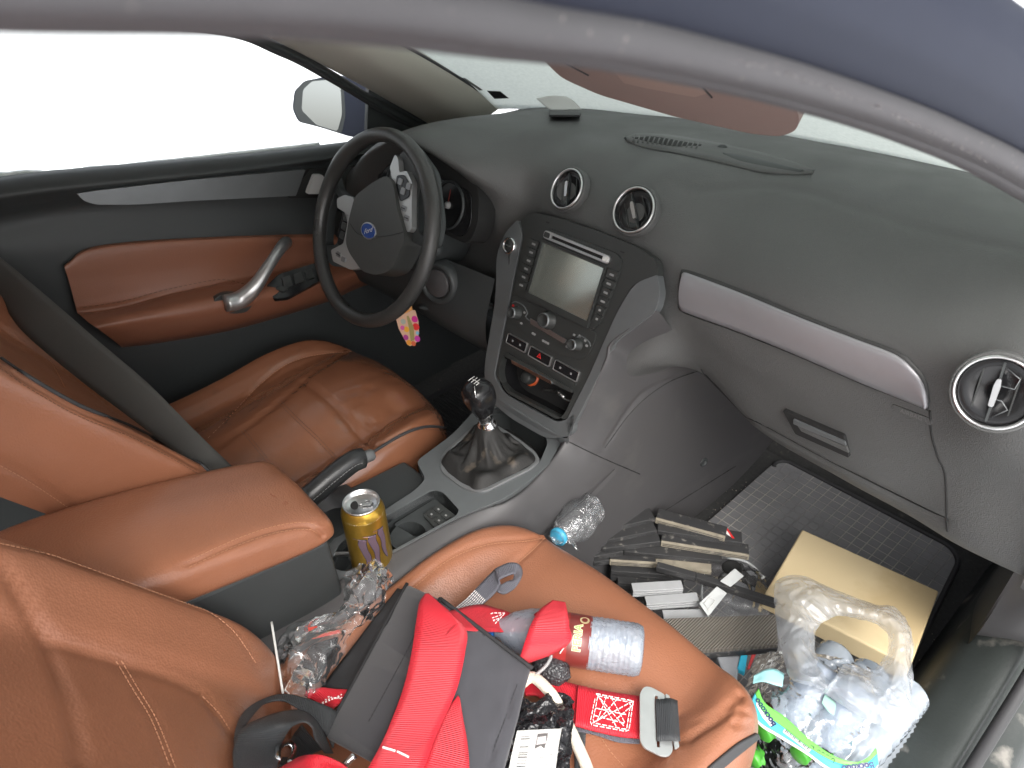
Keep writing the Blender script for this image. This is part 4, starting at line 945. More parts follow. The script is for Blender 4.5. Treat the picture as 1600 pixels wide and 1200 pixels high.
# driver belt
bl = [((-20, 388), (-20, 452), -.62), ((60, 452), (38, 520), -.52), ((150, 530), (120, 590), -.42), ((230, 598), (200, 650), -.32), ((300, 668), (272, 705), -.24), ((372, 738), (330, 742), -.16), ((400, 765), (352, 770), -.13)]
belt = ribbon('seat_belt', [(U(-160, 300, x=-.70), U(-160, 372, x=-.70))] + [(U(*a, x=x), U(*b_, x=x)) for a, b_, x in bl], BELT, car, .0014, 80)

# ------------------------------------------------------------------ steering wheel
WC = V(-.372, 0, .682); tl = R(25.6); WN = V(0, -math.cos(tl), math.sin(tl)); W = Fr(WC, (1, 0, 0), (0, math.sin(tl), math.cos(tl)))
rings = []
for i in range(121):
    a = 2 * math.pi * i / 120; d = W.x * math.cos(a) + W.y * math.sin(a); c_ = WC + d * .1745
    g_ = math.exp(-((math.degrees(a) % 360 - 35) / 16) ** 2) + math.exp(-((math.degrees(a) % 360 - 145) / 16) ** 2)
    rr = .0136 + .0022 * g_
    rings.append([c_ + (d * math.cos(b_) + W.n * math.sin(b_) * 1.05) * rr for b_ in [2 * math.pi * k / 20 for k in range(20)]])
vs, fs = grid(rings, True)
sw_ = mk('steering_wheel', vs, fs, M('wheel_leather', (.035, .035, .034), .36, bump=(260, .35, .0006, VOR), bump2=(40, .2, .002), rvar=.1, var=(20, .2)), car)
def wq(L): return [tuple(p) for p in L]
hub = plate('wheel_hub', rpoly([(-60, 45), (-20, 80), (20, 106), (45, 98), (72, 60), (108, 26), (118, 8), (98, -53), (60, -74), (18, -80), (-36, -60), (-55, -45), (-62, 0)], 14), W, -34, 12, M('airbag_cover', (.045, .047, .045), .5, bump=(900, .25, .0004)), sw_, bw=10, smooth=True)
WS = M('wheel_silver', (.42, .43, .43), .32, metal=.55)
plate('wheel_spoke', rpoly([(-178, 70), (-150, 40), (-100, 34), (-58, 40), (-45, -60), (-60, -95), (-110, -110), (-150, -98), (-170, -30)], 14), W, -26, -8, PLD, sw_, bw=5, smooth=True, holes=[rpoly([(-158, 34), (-118, 14), (-104, -20), (-112, -66), (-146, -76), (-164, -20)], 10)])
plate('wheel_spoke', rpoly([(0, 100), (18, 150), (50, 172), (120, 140), (172, 60), (176, 20), (150, 10), (100, 10), (40, 60)], 14), W, -26, -8, PLD, sw_, bw=5, smooth=True, holes=[rpoly([(100, 118), (128, 100), (156, 50), (150, 28), (124, 30), (100, 88)], 10)])
plate('spoke_trim', rpoly([(-128, 24), (-104, 38), (-74, 40), (-62, 20), (-54, -44), (-44, -58), (0, -80), (-30, -92), (-92, -95), (-108, -76), (-72, -52), (-74, -10), (-90, 6), (-120, 8)], 5), W, -9, 4, WS, sw_, bw=2, smooth=True)
plate('spoke_trim', rpoly([(14, 120), (20, 146), (32, 140), (45, 118), (64, 126), (88, 110), (96, 88), (118, 34), (110, 24), (64, 62), (36, 94)], 5), W, -9, 4, WS, sw_, bw=2, smooth=True)
plate('spoke_buttons', rpoly([(-100, 10), (-78, 12), (-66, -10), (-66, -44), (-90, -62), (-102, -40)], 6), W, -9, 2, GLO, sw_, bw=1.5)
plate('spoke_buttons', rpoly([(42, 112), (62, 118), (84, 106), (92, 86), (70, 70), (46, 96)], 6), W, 2, 6, GLO, sw_, bw=1.5)
for (a, b_) in ((-84, -2), (-84, -20), (-84, -38)): plate('wheel_button', rect(a - 8, b_ - 7, a + 8, b_ + 7, 3), W, 1, 4, BLK, sw_, bw=1)
for (a, b_) in ((58, 104), (72, 90), (84, 102)): plate('wheel_button', rect(a - 6, b_ - 6, a + 6, b_ + 6, 3), W, 5, 8, SIL, sw_, bw=1)
for (a, b_) in ((-78, -76), (-58, -80), (84, 62), (98, 48)): plate('wheel_button', rect(a - 7, b_ - 5, a + 7, b_ + 5, 3), W, 3, 6, SIL, sw_, bw=1)
for L in ([(-86, -76), (-70, -76)], [(78, 62), (90, 62)], [(92, 48), (104, 48)]): tube('button_legend', [W(a, b_, 6.4) for a, b_ in L], .0009, INK, sw_, 6)
tube('hub_seam', [W(a, b_, 12.2) for a, b_ in [(-58, -6), (-20, -18), (30, -8), (70, 6), (108, 24)]], .0008, INK, sw_, 6, n=24)
em = plate('maker_emblem', [(10 + a, -3 + b_) for a, b_ in disc(0, 0, 24, 40, 15.5)], W, 10, 14, ALU, sw_, bw=1)
plate('emblem_field', [(10 + a, -3 + b_) for a, b_ in disc(0, 0, 21.5, 40, 13.2)], W, 13, 14.8, EMB, sw_, bw=.3)
text('emblem_script', 'Ford', lambda x, y: W(10 + x * math.cos(.5) - y * math.sin(.5), -3 + x * math.sin(.5) + y * math.cos(.5), 15), 13, WHT, sw_, shear=.45, bold=.002)
# column shroud, stalks, key
lathe('column_shroud', [(.075, -.02), (.078, -.05), (.07, -.09), (.072, -.13), (.06, -.2)], PLD, car, 40, WC, WN, disp=lambda a, h: .12 * math.sin(a * 2 + .4))
stk = tube('control_stalk', [W(40, -10, -85), W(90, -2, -75), W(108, 2, -70)], .009, BLK, car, 14, n=12)
tube('stalk_tip', [W(104, 2, -71), W(124, 6, -66)], .0125, PLD, stk, 16, n=6)
tube('control_stalk', [W(40, -30, -95), W(84, -36, -85)], .008, BLK, car, 14, n=8)
# knee panel with round cover
kp = loft('knee_panel', [[V(-.70, .10, .60), V(-.45, .12, .60), V(-.30, .12, .60), V(-.17, .13, .60)], [V(-.70, .085, .50), V(-.45, .09, .50), V(-.30, .085, .50), V(-.17, .10, .50)], [V(-.70, .12, .42), V(-.45, .12, .43), V(-.30, .12, .43), V(-.16, .12, .43)], [V(-.70, .25, .40), V(-.45, .25, .40), V(-.30, .25, .40), V(-.16, .25, .40)]], PLD, car, 30, 30)
rc = U(685, 442, x=-.30)
lathe('key_socket', [(.046, -.02), (.044, .006), (.036, .010), (.030, .004), (.0298, -.002)], PLD, kp, 44, rc, V(.25, -.93, .2)); 
lathe('socket_cover', [(.029, -.002), (.0285, .006), (.026, .0075), (.0001, .009)], PLT, kp, 44, rc, V(.25, -.93, .2))
tube('dash_rail', [U(655, 480, x=-.36), U(700, 485, x=-.30), U(770, 480, x=-.19)], .005, PLD, kp, 8, n=16)

# ------------------------------------------------------------------ floor, mats, sills
fl = mk('floor_carpet', [V(-.74, -1.7, .0), V(.76, -1.7, .0), V(.76, .74, .0), V(-.74, .74, .0), V(-.74, 1.02, .34), V(.76, 1.02, .34)], [(0, 1, 2, 3), (3, 2, 5, 4)], CARP, car, smooth=False)
mk('firewall', [V(-.76, 1.02, .34), V(.76, 1.02, .34), V(.76, .80, .80), V(-.76, .80, .80)], [(0, 1, 2, 3)], DARK, car, smooth=False)
def sillrows(xo):
    return [[V(.675 + xo, y, .002) for y in (-.9, -.3, .1, .4, .62, .8)], [V(.69 + xo, y, .05) for y in (-.9, -.3, .1, .4, .62, .8)],
        [V(.715 + xo, y, z) for y, z in ((-.9, .10), (-.3, .10), (.1, .11), (.4, .14), (.62, .22), (.8, .4))], [V(.76 + xo, y, z) for y, z in ((-.9, .12), (-.3, .12), (.1, .13), (.4, .18), (.62, .30), (.8, .5))],
        [V(.80 + xo, y, z) for y, z in ((-.9, .12), (-.3, .12), (.1, .13), (.4, .19), (.62, .34), (.8, .55))], [V(.815 + xo, y, z) for y, z in ((-.9, .09), (-.3, .09), (.1, .10), (.4, .16), (.62, .33), (.8, .55))],
        [V(.87 + xo, y, z) for y, z in ((-.9, .06), (-.3, .06), (.1, .07), (.4, .12), (.62, .33), (.8, .55))], [V(.90 + xo, y, -.1) for y in (-.9, -.3, .1, .4, .62, .8)]]
SILP = M('scuffed_sill_plastic', (.028, .033, .031), .5, bump=(160, .4, .001), var=(9, .25), rvar=.1, dust=((.20, .19, .17), 17, .60, .72))
sil = loft('door_sill', sillrows(0), SILP, car, 60, 60)
# kick panel closing the footwell on the passenger side and A-pillar base
loft('kick_panel', [[V(.760, .20, .80), V(.765, .4, .80), V(.765, .8, .80)], [V(.756, .235, .60), V(.75, .42, .6), V(.75, .8, .6)], [V(.750, .268, .42), V(.725, .45, .4), V(.72, .8, .4)], [V(.735, .36, .17), V(.705, .50, .13), V(.70, .8, .12)], [V(.700, .40, .02), V(.69, .50, .0), V(.68, .8, .0)]], PLD, car, 30, 40)
loft('pillar_base', [[V(.758, .20, .86), V(.754, .235, .6), V(.748, .268, .42), V(.735, .36, .2), V(.72, .42, .12)], [V(.80, .17, .86), V(.80, .215, .6), V(.80, .26, .42), V(.80, .36, .24), V(.80, .44, .15)], [V(.845, .30, .86), V(.845, .33, .6), V(.845, .38, .4), V(.85, .42, .2), V(.86, .48, .08)], [V(.88, .5, .86), V(.88, .5, .6), V(.88, .5, .4), V(.88, .5, .2), V(.88, .5, .08)]], PLT, car, 40, 30)
loft('dash_end', [[V(.762, .19, .80), V(.762, .165, .72), V(.762, .18, .62), V(.765, .195, .5), V(.765, .22, .45)], [V(.80, .18, .86), V(.80, .18, .72), V(.80, .19, .62), V(.80, .205, .5), V(.80, .24, .42)]], PLT, car, 30, 8)
# seals on the sill
tube('door_seal', [V(.818, -.9, .125), V(.818, -.3, .125), V(.82, .1, .135), V(.822, .36, .20), V(.815, .44, .40), V(.806, .35, .62), V(.795, .22, .84)], .010, RUB, car, 12, n=60)
# rear: dim rear bench and floor
loft('rear_bench', [[V(x, -1.42, .02) for x in (-.6, -.2, .2, .6)], [V(x, -1.36, .30) for x in (-.6, -.2, .2, .6)], [V(x, -1.44, .36) for x in (-.6, -.2, .2, .6)], [V(x, -1.8, .33) for x in (-.6, -.2, .2, .6)], [V(x, -2.0, .9) for x in (-.6, -.2, .2, .6)]], PLD, car, 20, 40)
# seat bases
for cx in (-.385, .355):
    hexa('seat_base', [V(cx - .22, -.50, .16), V(cx + .22, -.50, .16), V(cx + .22, -.13, .16), V(cx - .22, -.13, .16), V(cx - .23, -.52, .01), V(cx + .23, -.52, .01), V(cx + .23, -.12, .01), V(cx - .23, -.12, .01)], PLD, car, .01)

def matmat():
    m = M('rubber_mat', (.21, .21, .215), .5, var=(20, .2), bump=(300, .3, .0006)); n = m.node_tree; b = n.nodes['Principled BSDF']
    tc = n.nodes.new('ShaderNodeTexCoord'); mp_ = n.nodes.new('ShaderNodeMapping'); n.links.new(tc.outputs['Object'], mp_.inputs['Vector'])
    br = n.nodes.new('ShaderNodeTexBrick'); br.offset = 0; br.inputs['Scale'].default_value = 1; br.inputs['Brick Width'].default_value = .0235; br.inputs['Row Height'].default_value = .0235
    br.inputs['Mortar Size'].default_value = .0014; br.inputs['Mortar Smooth'].default_value = .4; n.links.new(mp_.outputs[0], br.inputs['Vector'])
    br.inputs['Color1'].default_value = br.inputs['Color2'].default_value = (0, 0, 0, 1); br.inputs['Mortar'].default_value = (1, 1, 1, 1)
    u = n.nodes.new('ShaderNodeBump'); u.inputs['Strength'].default_value = 1; u.inputs['Distance'].default_value = .003
    n.links.new(br.outputs['Color'], u.inputs['Height']); n.links.new(u.outputs[0], b.inputs['Normal'])
    t = n.nodes.new('ShaderNodeTexNoise'); t.inputs['Scale'].default_value = 7; t.inputs['Detail'].default_value = 8; n.links.new(tc.outputs['Object'], t.inputs['Vector'])
    r = n.nodes.new('ShaderNodeMapRange'); r.inputs['From Min'].default_value = .42; r.inputs['From Max'].default_value = .60; r.inputs['To Min'].default_value = .06; r.inputs['To Max'].default_value = .75; n.links.new(t.outputs['Fac'], r.inputs['Value'])
    mu = n.nodes.new('ShaderNodeMath'); mu.operation = 'MULTIPLY'; n.links.new(r.outputs[0], mu.inputs[0]); n.links.new(br.outputs['Color'], mu.inputs[1])
    src = b.inputs['Base Color'].links[0].from_socket; mx = n.nodes.new('ShaderNodeMix'); mx.data_type = 'RGBA'; n.links.new(src, mx.inputs['A']); mx.inputs['B'].default_value = (.52, .49, .44, 1)
    n.links.new(mu.outputs[0], mx.inputs['Factor']); n.links.new(mx.outputs['Result'], b.inputs['Base Color']); return m
MATM = matmat()
FF = Fr((0, 0, 0), (1, 0, 0), (0, 1, 0))
mat_ = thing('floor_mat', 'black rubber floor mat with square grid pattern in the passenger footwell', 'floor mat')
plate('mat_sheet', rpoly([(188, 700), (205, 728), (600, 728), (628, 700), (672, 330), (690, -40), (200, -40)], 20), FF, 3, 9, MATM, mat_, bw=1)
tube('mat_edge', [FF(*p, 10) for p in rpoly([(188, 700), (205, 728), (600, 728), (628, 700), (672, 330), (690, -40)], 20)], .005, RUB, mat_, 8)
mat2 = thing('floor_mat', 'black ribbed rubber mat in the driver footwell', 'floor mat')
plate('mat_sheet', rpoly([(-640, 600), (-190, 600), (-170, 0), (-640, 0)], 20), FF, 3, 9, M('ribbed_mat', (.03, .03, .032), .5), mat2, bw=1)
vs, fs = [], []
for i in range(60):
    y = .02 + i * .0096; k = len(vs); vs += [V(-.62, y, .0088), V(-.19, y, .0088), V(-.19, y + .004, .0088), V(-.62, y + .004, .0088), V(-.62, y + .002, .0125), V(-.19, y + .002, .0125)]
    fs += [(k, k + 1, k + 5, k + 4), (k + 3, k + 4, k + 5, k + 2)]
mk('mat_ribs', vs, fs, M('rib_rubber', (.055, .055, .055), .5), mat2, smooth=False)
# crumbs on the carpet and sill
vs, fs = [], []
for i in range(260):
    if i < 90: x, y, z = random.gauss(.19, .02), random.uniform(.15, .6), .002
    else: x, y = random.gauss(.70, .014), random.uniform(-.05, .5); z = .002 + max(0, x - .675) * 1.6
    s = random.uniform(.0006, .0022); a = random.random() * 6
    k = len(vs); vs += [V(x + s * math.cos(a), y + s * math.sin(a), z), V(x + s * math.cos(a + 2.1), y + s * math.sin(a + 2.1), z), V(x + s * math.cos(a + 4.2), y + s * math.sin(a + 4.2), z), V(x, y, z + s)]
    fs += [(k, k + 1, k + 3), (k + 1, k + 2, k + 3), (k + 2, k, k + 3)]
tag(mk('crumbs', vs, fs, M('grit', (.42, .38, .3), .8), None, smooth=False), 'pale crumbs and grit scattered beside the floor mat', 'grit', kind='stuff')
#OBJECTS#
# ------------------------------------------------------------------ loose things
def ctr(L): return sum(L, V(0, 0, 0)) / len(L)
# energy drink can in the front cup holder
can = thing('drink_can', 'tall gold drink can with violet claw marks, opened, standing in the console cup holder', 'can')
CT = U(563, 783, x=.026); CT.z = .475; CT = U(564, 784, z=.475); CB = V(CT.x, CT.y, CT.z - .162); CR = .0332
prof = [(.0001, .004), (.022, .003), (.026, 0), (.030, .006), (CR, .014), (CR, .142), (.0325, .147), (.0295, .155), (.0272, .159)]
cbody = lathe('can_body', prof, GOLD, can, 64, CB, V(0, 0, 1))
clid = lathe('can_lid', [(.0272, .158), (.0282, .1605), (.0278, .1625), (.0262, .162), (.0250, .157), (.0225, .1545), (.0001, .1548)], ALU, can, 64, CB, V(0, 0, 1))
va = math.atan2(CAM.y - CB.y, CAM.x - CB.x)
LF = Fr(CB + V(0, 0, .155), (math.cos(va + 1.57), math.sin(va + 1.57), 0), (-math.cos(va), -math.sin(va), 0))
plate('can_opening', [(-9 + 7.5 * math.cos(a) * (1 if math.cos(a) < 0 else .55), 3 + 9 * math.sin(a)) for a in [k * .3142 for k in range(20)]], LF, -.2, .35, DARK, can, bw=0)
plate('pull_tab', rpoly([(-4, -3), (14, -6), (17, 2), (12, 10), (-4, 9)], 5), LF, 1.2, 2.2, ALU, can, bw=.3, holes=[rpoly([(6, -1), (13, -2), (13, 5), (6, 6)], 3)])
lathe('tab_rivet', [(.0035, 0), (.003, .0022), (.0001, .0026)], ALU, can, 16, LF(-1, 2, 0), V(0, 0, 1))
def cyl(o, ax, ref, r):
    ax = ax.normalized(); ref = (ref - ax * ref.dot(ax)).normalized(); t = ax.cross(ref)
    return lambda a, h, dr=0: o + ax * h + (ref * math.cos(a) + t * math.sin(a)) * (r + dr)
cf = cyl(CB, V(0, 0, 1), V(math.cos(va), math.sin(va), 0), CR)
def claw(x0, w_, tip, lean, sd):
    rnd = random.Random(sd); Lft, Rgt = [], []
    n_ = 13
    for i in range(n_):
        t = i / (n_ - 1); ww = w_ * (1 - t) ** .55 * .5 + .0002; xx = x0 + lean * t + .0012 * math.sin(t * 9 + sd)
        j = rnd.uniform(-.0008, .0008) * (1 - t)
        Lft.append((xx - ww + j, -tip * t)); Rgt.append((xx + ww - j * .7, -tip * t))
    return [(x0 - w_ * 1.25, .003)] + [(x0 - w_ * .3, .0015)] + Lft[1:] + Rgt[::-1][1:-1] + [(x0 + w_ * .62, .001)]
for i, (x0, w_, tp_, ln_, top_) in enumerate(((-.0105, .0120, .070, .007, .113), (.0055, .0112, .068, .005, .118), (.0205, .0105, .064, .004, .1235))):
    P = claw(x0, w_, tp_, ln_, i + 3)
    patch('claw_outline', [(p[0] + (.0009 if p[0] > x0 + ln_ * min(1, max(0, -p[1] / tp_)) else -.0009), p[1] * 1.02 + (.0012 if p[1] > 0 else 0)) for p in P], lambda a, h, T=top_: cf(a / CR, T + h, .0003), INK, cbody, cuts=2)
    patch('claw_mark', P, lambda a, h, T=top_: cf(a / CR, T + h, .0007), VIO, cbody, cuts=2)
tx = 'BFC'
for k in range(26):
    a = -1.0 + k * .085; patch('rim_print', [(a - .018, .1445), (a + .014, .1445), (a + .018, .1480), (a - .014, .1480)], lambda a_, h: cyl(CB, V(0, 0, 1), V(math.cos(va), math.sin(va), 0), 0)(a_, h, .0331 - max(0, h - .142) * .25 + .0004), CREAMT, cbody)

# water bottle lying on the passenger seat
b_pc = bvh(pc)
wb = thing('water_bottle', 'blue tinted water bottle with maroon label lying on the passenger seat', 'bottle')
e1 = U(1004, 1017, z=.385); e0_ = U(800, 985, z=.392); axb = (e0_ - e1).normalized(); rb = .0345; Lb = (e0_ - e1).length
def bdisp(a, h): return .012 * math.sin(h * 900) + .018 * fb(V(math.cos(a) * 3, math.sin(a) * 3, h * 60), 1.3)
pb_ = [(.0001, .012), (.018, .008), (.024, .0), (.031, .002), (.0345, .010)] + [(.0345, .010 + k * .002) for k in range(1, 32)]
wbody = lathe('bottle_body', pb_, PETB, wb, 96, e1, axb, disp=bdisp)
lathe('bottle_shoulder', [(.0335, .124), (.0345, .14), (.033, .155), (.025, .178), (.015, .192), (.0125, .20)], PETB, wb, 48, e1, axb)
lathe('bottle_label', [(.0342, .070), (.0349, .0705), (.0349, .1255), (.0342, .126)], LBR, wb, 96, e1, axb)
lathe('label_band', [(.0351, .100), (.0351, .1255)], LRED, wb, 96, e1, axb)
lathe('bottle_cap', [(.0001, .222), (.0145, .222), (.0155, .220), (.0155, .203), (.0150, .201), (.0125, .201)], BLUEC, wb, 40, e1, axb)
toc = (CAM - e1); bf = cyl(e1, axb, toc, .0353)
sgn = 1 if (bf(.3, 0) - bf(0, 0)).dot(RR[1]) > 0 else -1
text('label_lettering', 'PERIA', lambda x, y: bf(sgn * (x + .004) / .0353, .087 + y, .0003), .0140, CREAMT, wb, bold=.0011, sub=.003)
text('label_lettering', 'PERIA', lambda x, y: bf(sgn * (x + .004) / .0353, .087 + y, .0006), .0140, LGRN, wb, bold=.0002, sub=.003)
patch('label_medal', disc(0, 0, .0065, 20), lambda x, y: bf(sgn * (x + .0305) / .0353, .0805 + y, .0004), M('medal_gold', (.45, .36, .2), .5), wb)
patch('label_medal', disc(0, 0, .004, 16), lambda x, y: bf(sgn * (x + .0305) / .0353, .0805 + y, .0008), LBR, wb)
for L in ([(-.020, .108), (-.008, .1035), (.006, .110)], [(-.014, .110), (-.010, .104), (.004, .1035)], [(-.002, .108), (.006, .112), (.012, .106), (.004, .104)]):
    tube('label_twig', [bf(sgn * a / .0353, h, .0006) for a, h in L], .0009, WHT, wb, 6, n=14)

# charcoal padded bag with flap
bagt = thing('padded_bag', 'charcoal fabric padded pad bag lying on the passenger seat under red webbing', 'bag')
T4 = [U(688, 936, z=.455), U(832, 1045, z=.425), U(770, 1280, z=.43), U(588, 1196, z=.475)]
B4 = [U(636, 912, z=.395), U(800, 1030, z=.36), U(760, 1260, z=.36), U(506, 1152, z=.405)]
def pad(name, T, B, mat, par, n=28, puff=.006, rim=.012):
    """soft rectangular pad: bilinear top and bottom with rounded, puffed faces"""
    top = []; bot = []
    for i in range(n):
        rt, rb_ = [], []
        for j in range(n):
            u, v = i / (n - 1), j / (n - 1)
            pu = (math.sin(math.pi * u) * math.sin(math.pi * v)) ** .35
            a = T[0].lerp(T[1], u).lerp(T[3].lerp(T[2], u), v); b_ = B[0].lerp(B[1], u).lerp(B[3].lerp(B[2], u), v)
            nn = (a - b_).normalized(); w_ = .0028 * fb(a, 14) + .0015 * fb(a + V(4, 4, 4), 60)
            rt.append(a + nn * (puff * pu - puff * .5 + w_)); rb_.append(b_ - nn * w_)
        top.append(rt); bot.append(rb_)
    vs, fs = grid(top); v2, f2 = grid(bot); k = len(vs); vs = vs + v2; fs = fs + [tuple(q + k for q in f[::-1]) for f in f2]
    per = [(0, j) for j in range(n)] + [(i, n - 1) for i in range(1, n)] + [(n - 1, j) for j in range(n - 2, -1, -1)] + [(i, 0) for i in range(n - 2, 0, -1)]
    id_ = [a * n + b_ for a, b_ in per]
    for q in range(len(id_)): a, b_ = id_[q], id_[(q + 1) % len(id_)]; fs.append((a, a + k, b_ + k, b_))
    o = mk(name, vs, fs, mat, par); bm = bmesh.new(); bm.from_mesh(o.data); bmesh.ops.recalc_face_normals(bm, faces=bm.faces[:]); bm.to_mesh(o.data); bm.free()
    addmod(o, 'BEVEL', width=.006, segments=3, limit_method='ANGLE', angle_limit=R(45)); return o
bgp = pad('bag_body', T4, B4, CLOTH, bagt)
for L in ([(668, 948), (640, 1010), (600, 1085), (575, 1130)], [(700, 960), (672, 1010), (650, 1060)], [(808, 1070), (790, 1120), (765, 1190)]):
    seam(bgp, L, .003, .003, [(0, 0)], INK, n=30)
flap = [U(622, 920, z=.385), U(640, 925, z=.40), U(562, 1080, z=.40), U(500, 1078, z=.375)]
fo = loft('bag_flap', [[flap[0], flap[0].lerp(flap[3], .33), flap[0].lerp(flap[3], .66), flap[3]], [flap[1], flap[1].lerp(flap[2], .33), flap[1].lerp(flap[2], .66), flap[2]]], CLOTHD, bagt, 20, 10, thick=.004, disp=lambda p, u, v: p + V(0, 0, .003 * fb(p, 15)))

for a_, b_ in ((0, 3), (0, 1), (3, 2)): tube('bag_piping', [T4[a_].lerp(T4[b_], k / 12) + V(.1, -.2, .9) * .0015 for k in range(13)], .0028, CLOTHD, bagt, 8)
tube('bag_piping', [B4[0].lerp(B4[3], k / 12) for k in range(13)], .0028, CLOTHD, bagt, 8)
# harness: red webbing, grey loop, buckle
har = thing('safety_harness', 'red and black webbing safety harness with steel buckle heaped on the passenger seat', 'harness')
b_pb = bvh(pb)
def c4(a, b_, z):
    px, py = 350 + a / 3.529, 860 + b_ / 3.529; p = U(px, py, z=z); h = hit(b_pb, px, py, .0)
    if h and (h - CAM).length < (p - CAM).length + .012: p = CAM + (h - CAM) * (1 - (.012 + max(0, (z - .40)) * .35) / (h - CAM).length)
    return p
c5z = lambda a, b_, z: U(750 + a / 3.529, 860 + b_ / 3.529, z=z)
ribbon('shoulder_strap', [(c4(1110, 240, .478), c4(1130, 238, .480)), (c4(1078, 290, .482), c4(1235, 335, .486)), (c4(1062, 380, .484), c4(1335, 440, .480)), (c4(1035, 560, .485), c4(1330, 560, .478)), (c4(1000, 720, .485), c4(1292, 740, .474)), (c4(958, 850, .487), c4(1240, 870, .474)), (c4(880, 1040, .490), c4(1170, 1020, .474)), (c4(800, 1190, .492), c4(1100, 1210, .478)), (c4(720, 1330, .48), c4(1030, 1360, .46))], REDW, har, n=80)
ribbon('crossed_strap', [(c4(1290, 800, .458), c4(1300, 815, .458)), (c4(1215, 900, .462), c4(1318, 930, .458)), (c4(1160, 1010, .466), c4(1340, 1050, .458)), (c4(1110, 1130, .468), c4(1352, 1190, .458)), (c4(1040, 1300, .46), c4(1350, 1350, .45))], REDW, har)
ribbon('strap_fold', [(c4(1125, 242, .474), c4(1080, 300, .474)), (c4(1180, 285, .476), c4(1075, 470, .476)), (c4(1260, 350, .480), c4(1040, 640, .479)), (c4(1300, 400, .482), c4(1250, 450, .482))], REDW, har, n=30)
ribbon('side_strap', [(c4(1225, 340, .462), c4(1320, 440, .462)), (c4(1400, 300, .425), c4(1440, 448, .43)), (c4(1500, 320, .405), c4(1510, 450, .41)), (c5z(140, 335, .40), c5z(120, 450, .405)), (c5z(250, 375, .412), c5z(245, 448, .405)), (c5z(330, 330, .432), c5z(300, 430, .414)), (c5z(400, 282, .448), c5z(380, 400, .42))], REDW, har)
ribbon('strap_loop', [(c5z(400, 276, .448), c5z(470, 288, .446)), (c5z(330, 330, .455), c5z(482, 340, .454)), (c5z(280, 410, .458), c5z(492, 420, .455)), (c5z(245, 510, .45), c5z(500, 500, .447)), (c5z(220, 590, .43), c5z(400, 570, .428)), (c5z(203, 645, .41), c5z(290, 610, .408))], REDW, har)
def surf(L, dz): return [(c5z(a, b_, .345 + dz)) for a, b_ in L]
seg1 = [((225, 730), (250, 800)), ((330, 690), (320, 805)), ((450, 722), (400, 880)), ((575, 755), (520, 962)), ((700, 780), (690, 1010)), ((830, 800), (800, 1030)), ((940, 815), (930, 1040))]
ribbon('leg_strap', [(c5z(*a, z=.372 - i * .002) if False else c5z(a[0], a[1], .374 - i * .002), c5z(b_[0], b_[1], .374 - i * .002)) for i, (a, b_) in enumerate(seg1)], REDW, har, th=.0035)
ribbon('strap_lining', [(c5z(520, 960, .358), c5z(520, 995, .356)), (c5z(640, 990, .357), c5z(640, 1020, .355)), (c5z(760, 1020, .356), c5z(760, 1058, .354)), (c5z(880, 1035, .355), c5z(880, 1068, .353))], GRYW, har)
ribbon('keeper_loop', [(c5z(538, 745, .3745), c5z(522, 968, .3745)), (c5z(590, 755, .3735), c5z(575, 980, .3735))], REDW, har, th=.003, n=12)
# white box-and-cross stitching
def st5(L, z=.3715): return [c5z(a, b_, z) for a, b_ in L]
q = [(640, 790), (845, 830), (820, 1000), (605, 960)]
for L in ([q[0], q[1], q[2], q[3], q[0]], [(650, 802), (832, 838), (808, 988), (620, 950), (650, 802)], [q[0], (820, 1000)], [q[1], q[3]], [(700, 800), (640, 955)], [(640, 870), (828, 910)], [(630, 910), (822, 960)], [(760, 815), (650, 940)], [(650, 800), (760, 985)], [(720, 805), (818, 985)], [(845, 850), (700, 975)]):
    pp = st5(L, .3705); stitches('strap_stitching', resample(pp, .002), THW, har, .006, .002, .0006)
# grey webbing loop end with white tack stitching
ribbon('loop_strap', [(c4(1260, 330, .43), c4(1300, 385, .43)), (c4(1340, 265, .41), c4(1420, 300, .41)), (c4(1430, 170, .405), c4(1490, 240, .405)), (c4(1490, 110, .41), c4(1520, 190, .41)), (c5z(90, 100, .42), c5z(110, 160, .42)), (c5z(160, 70, .425), c5z(180, 130, .425)), (c5z(215, 80, .42), c5z(190, 140, .42)), (c5z(232, 130, .40), c5z(180, 165, .40)), (c5z(200, 200, .39), c5z(150, 170, .395)), (c5z(140, 240, .39), c5z(105, 190, .395)), (c4(1510, 230, .395), c4(1490, 150, .40))], GRYW, har, th=.0025, n=70)
for i in range(9):
    t = i / 8; a = c4(1240 + 130 * t * .35, 350 - 60 * t * .2, .4335)
    stitches('loop_stitching', [c4(1245 + t * 45, 335 + t * 48, .4335), c4(1345 + t * 75, 270 + t * 30, .4135)], THW, har, .004, .0015, .0006) if False else None
for i in range(8):
    t = i / 7
    P = resample([c4(1262 + 38 * t, 332 + 50 * t, .4325), c4(1340 + 76 * t, 268 + 32 * t, .4125), c4(1390 + 55 * t, 215 + 48 * t, .4085)], .002)
    stitches('loop_stitching', P, THW, har, .004, .0015, .0006)
for L in ([(1360, 410), (1480, 345), (1550, 345), (1470, 430), (1360, 415)], [(1370, 400), (1460, 380), (1540, 350)], [(1400, 370), (1460, 430)], [(1440, 350), (1500, 400)], [(1400, 415), (1530, 370)]):
    stitches('side_stitching', resample([c4(a, b_, .4235 - (a - 1360) * .00008) for a, b_ in L], .002), THW, har, .005, .002, .0006)
stitches('tack_stitching', resample([c4(875, 1085, .4925), c4(960, 1110, .489), c4(1070, 1165, .486)], .002), THW, har, .014, .001, .0011)
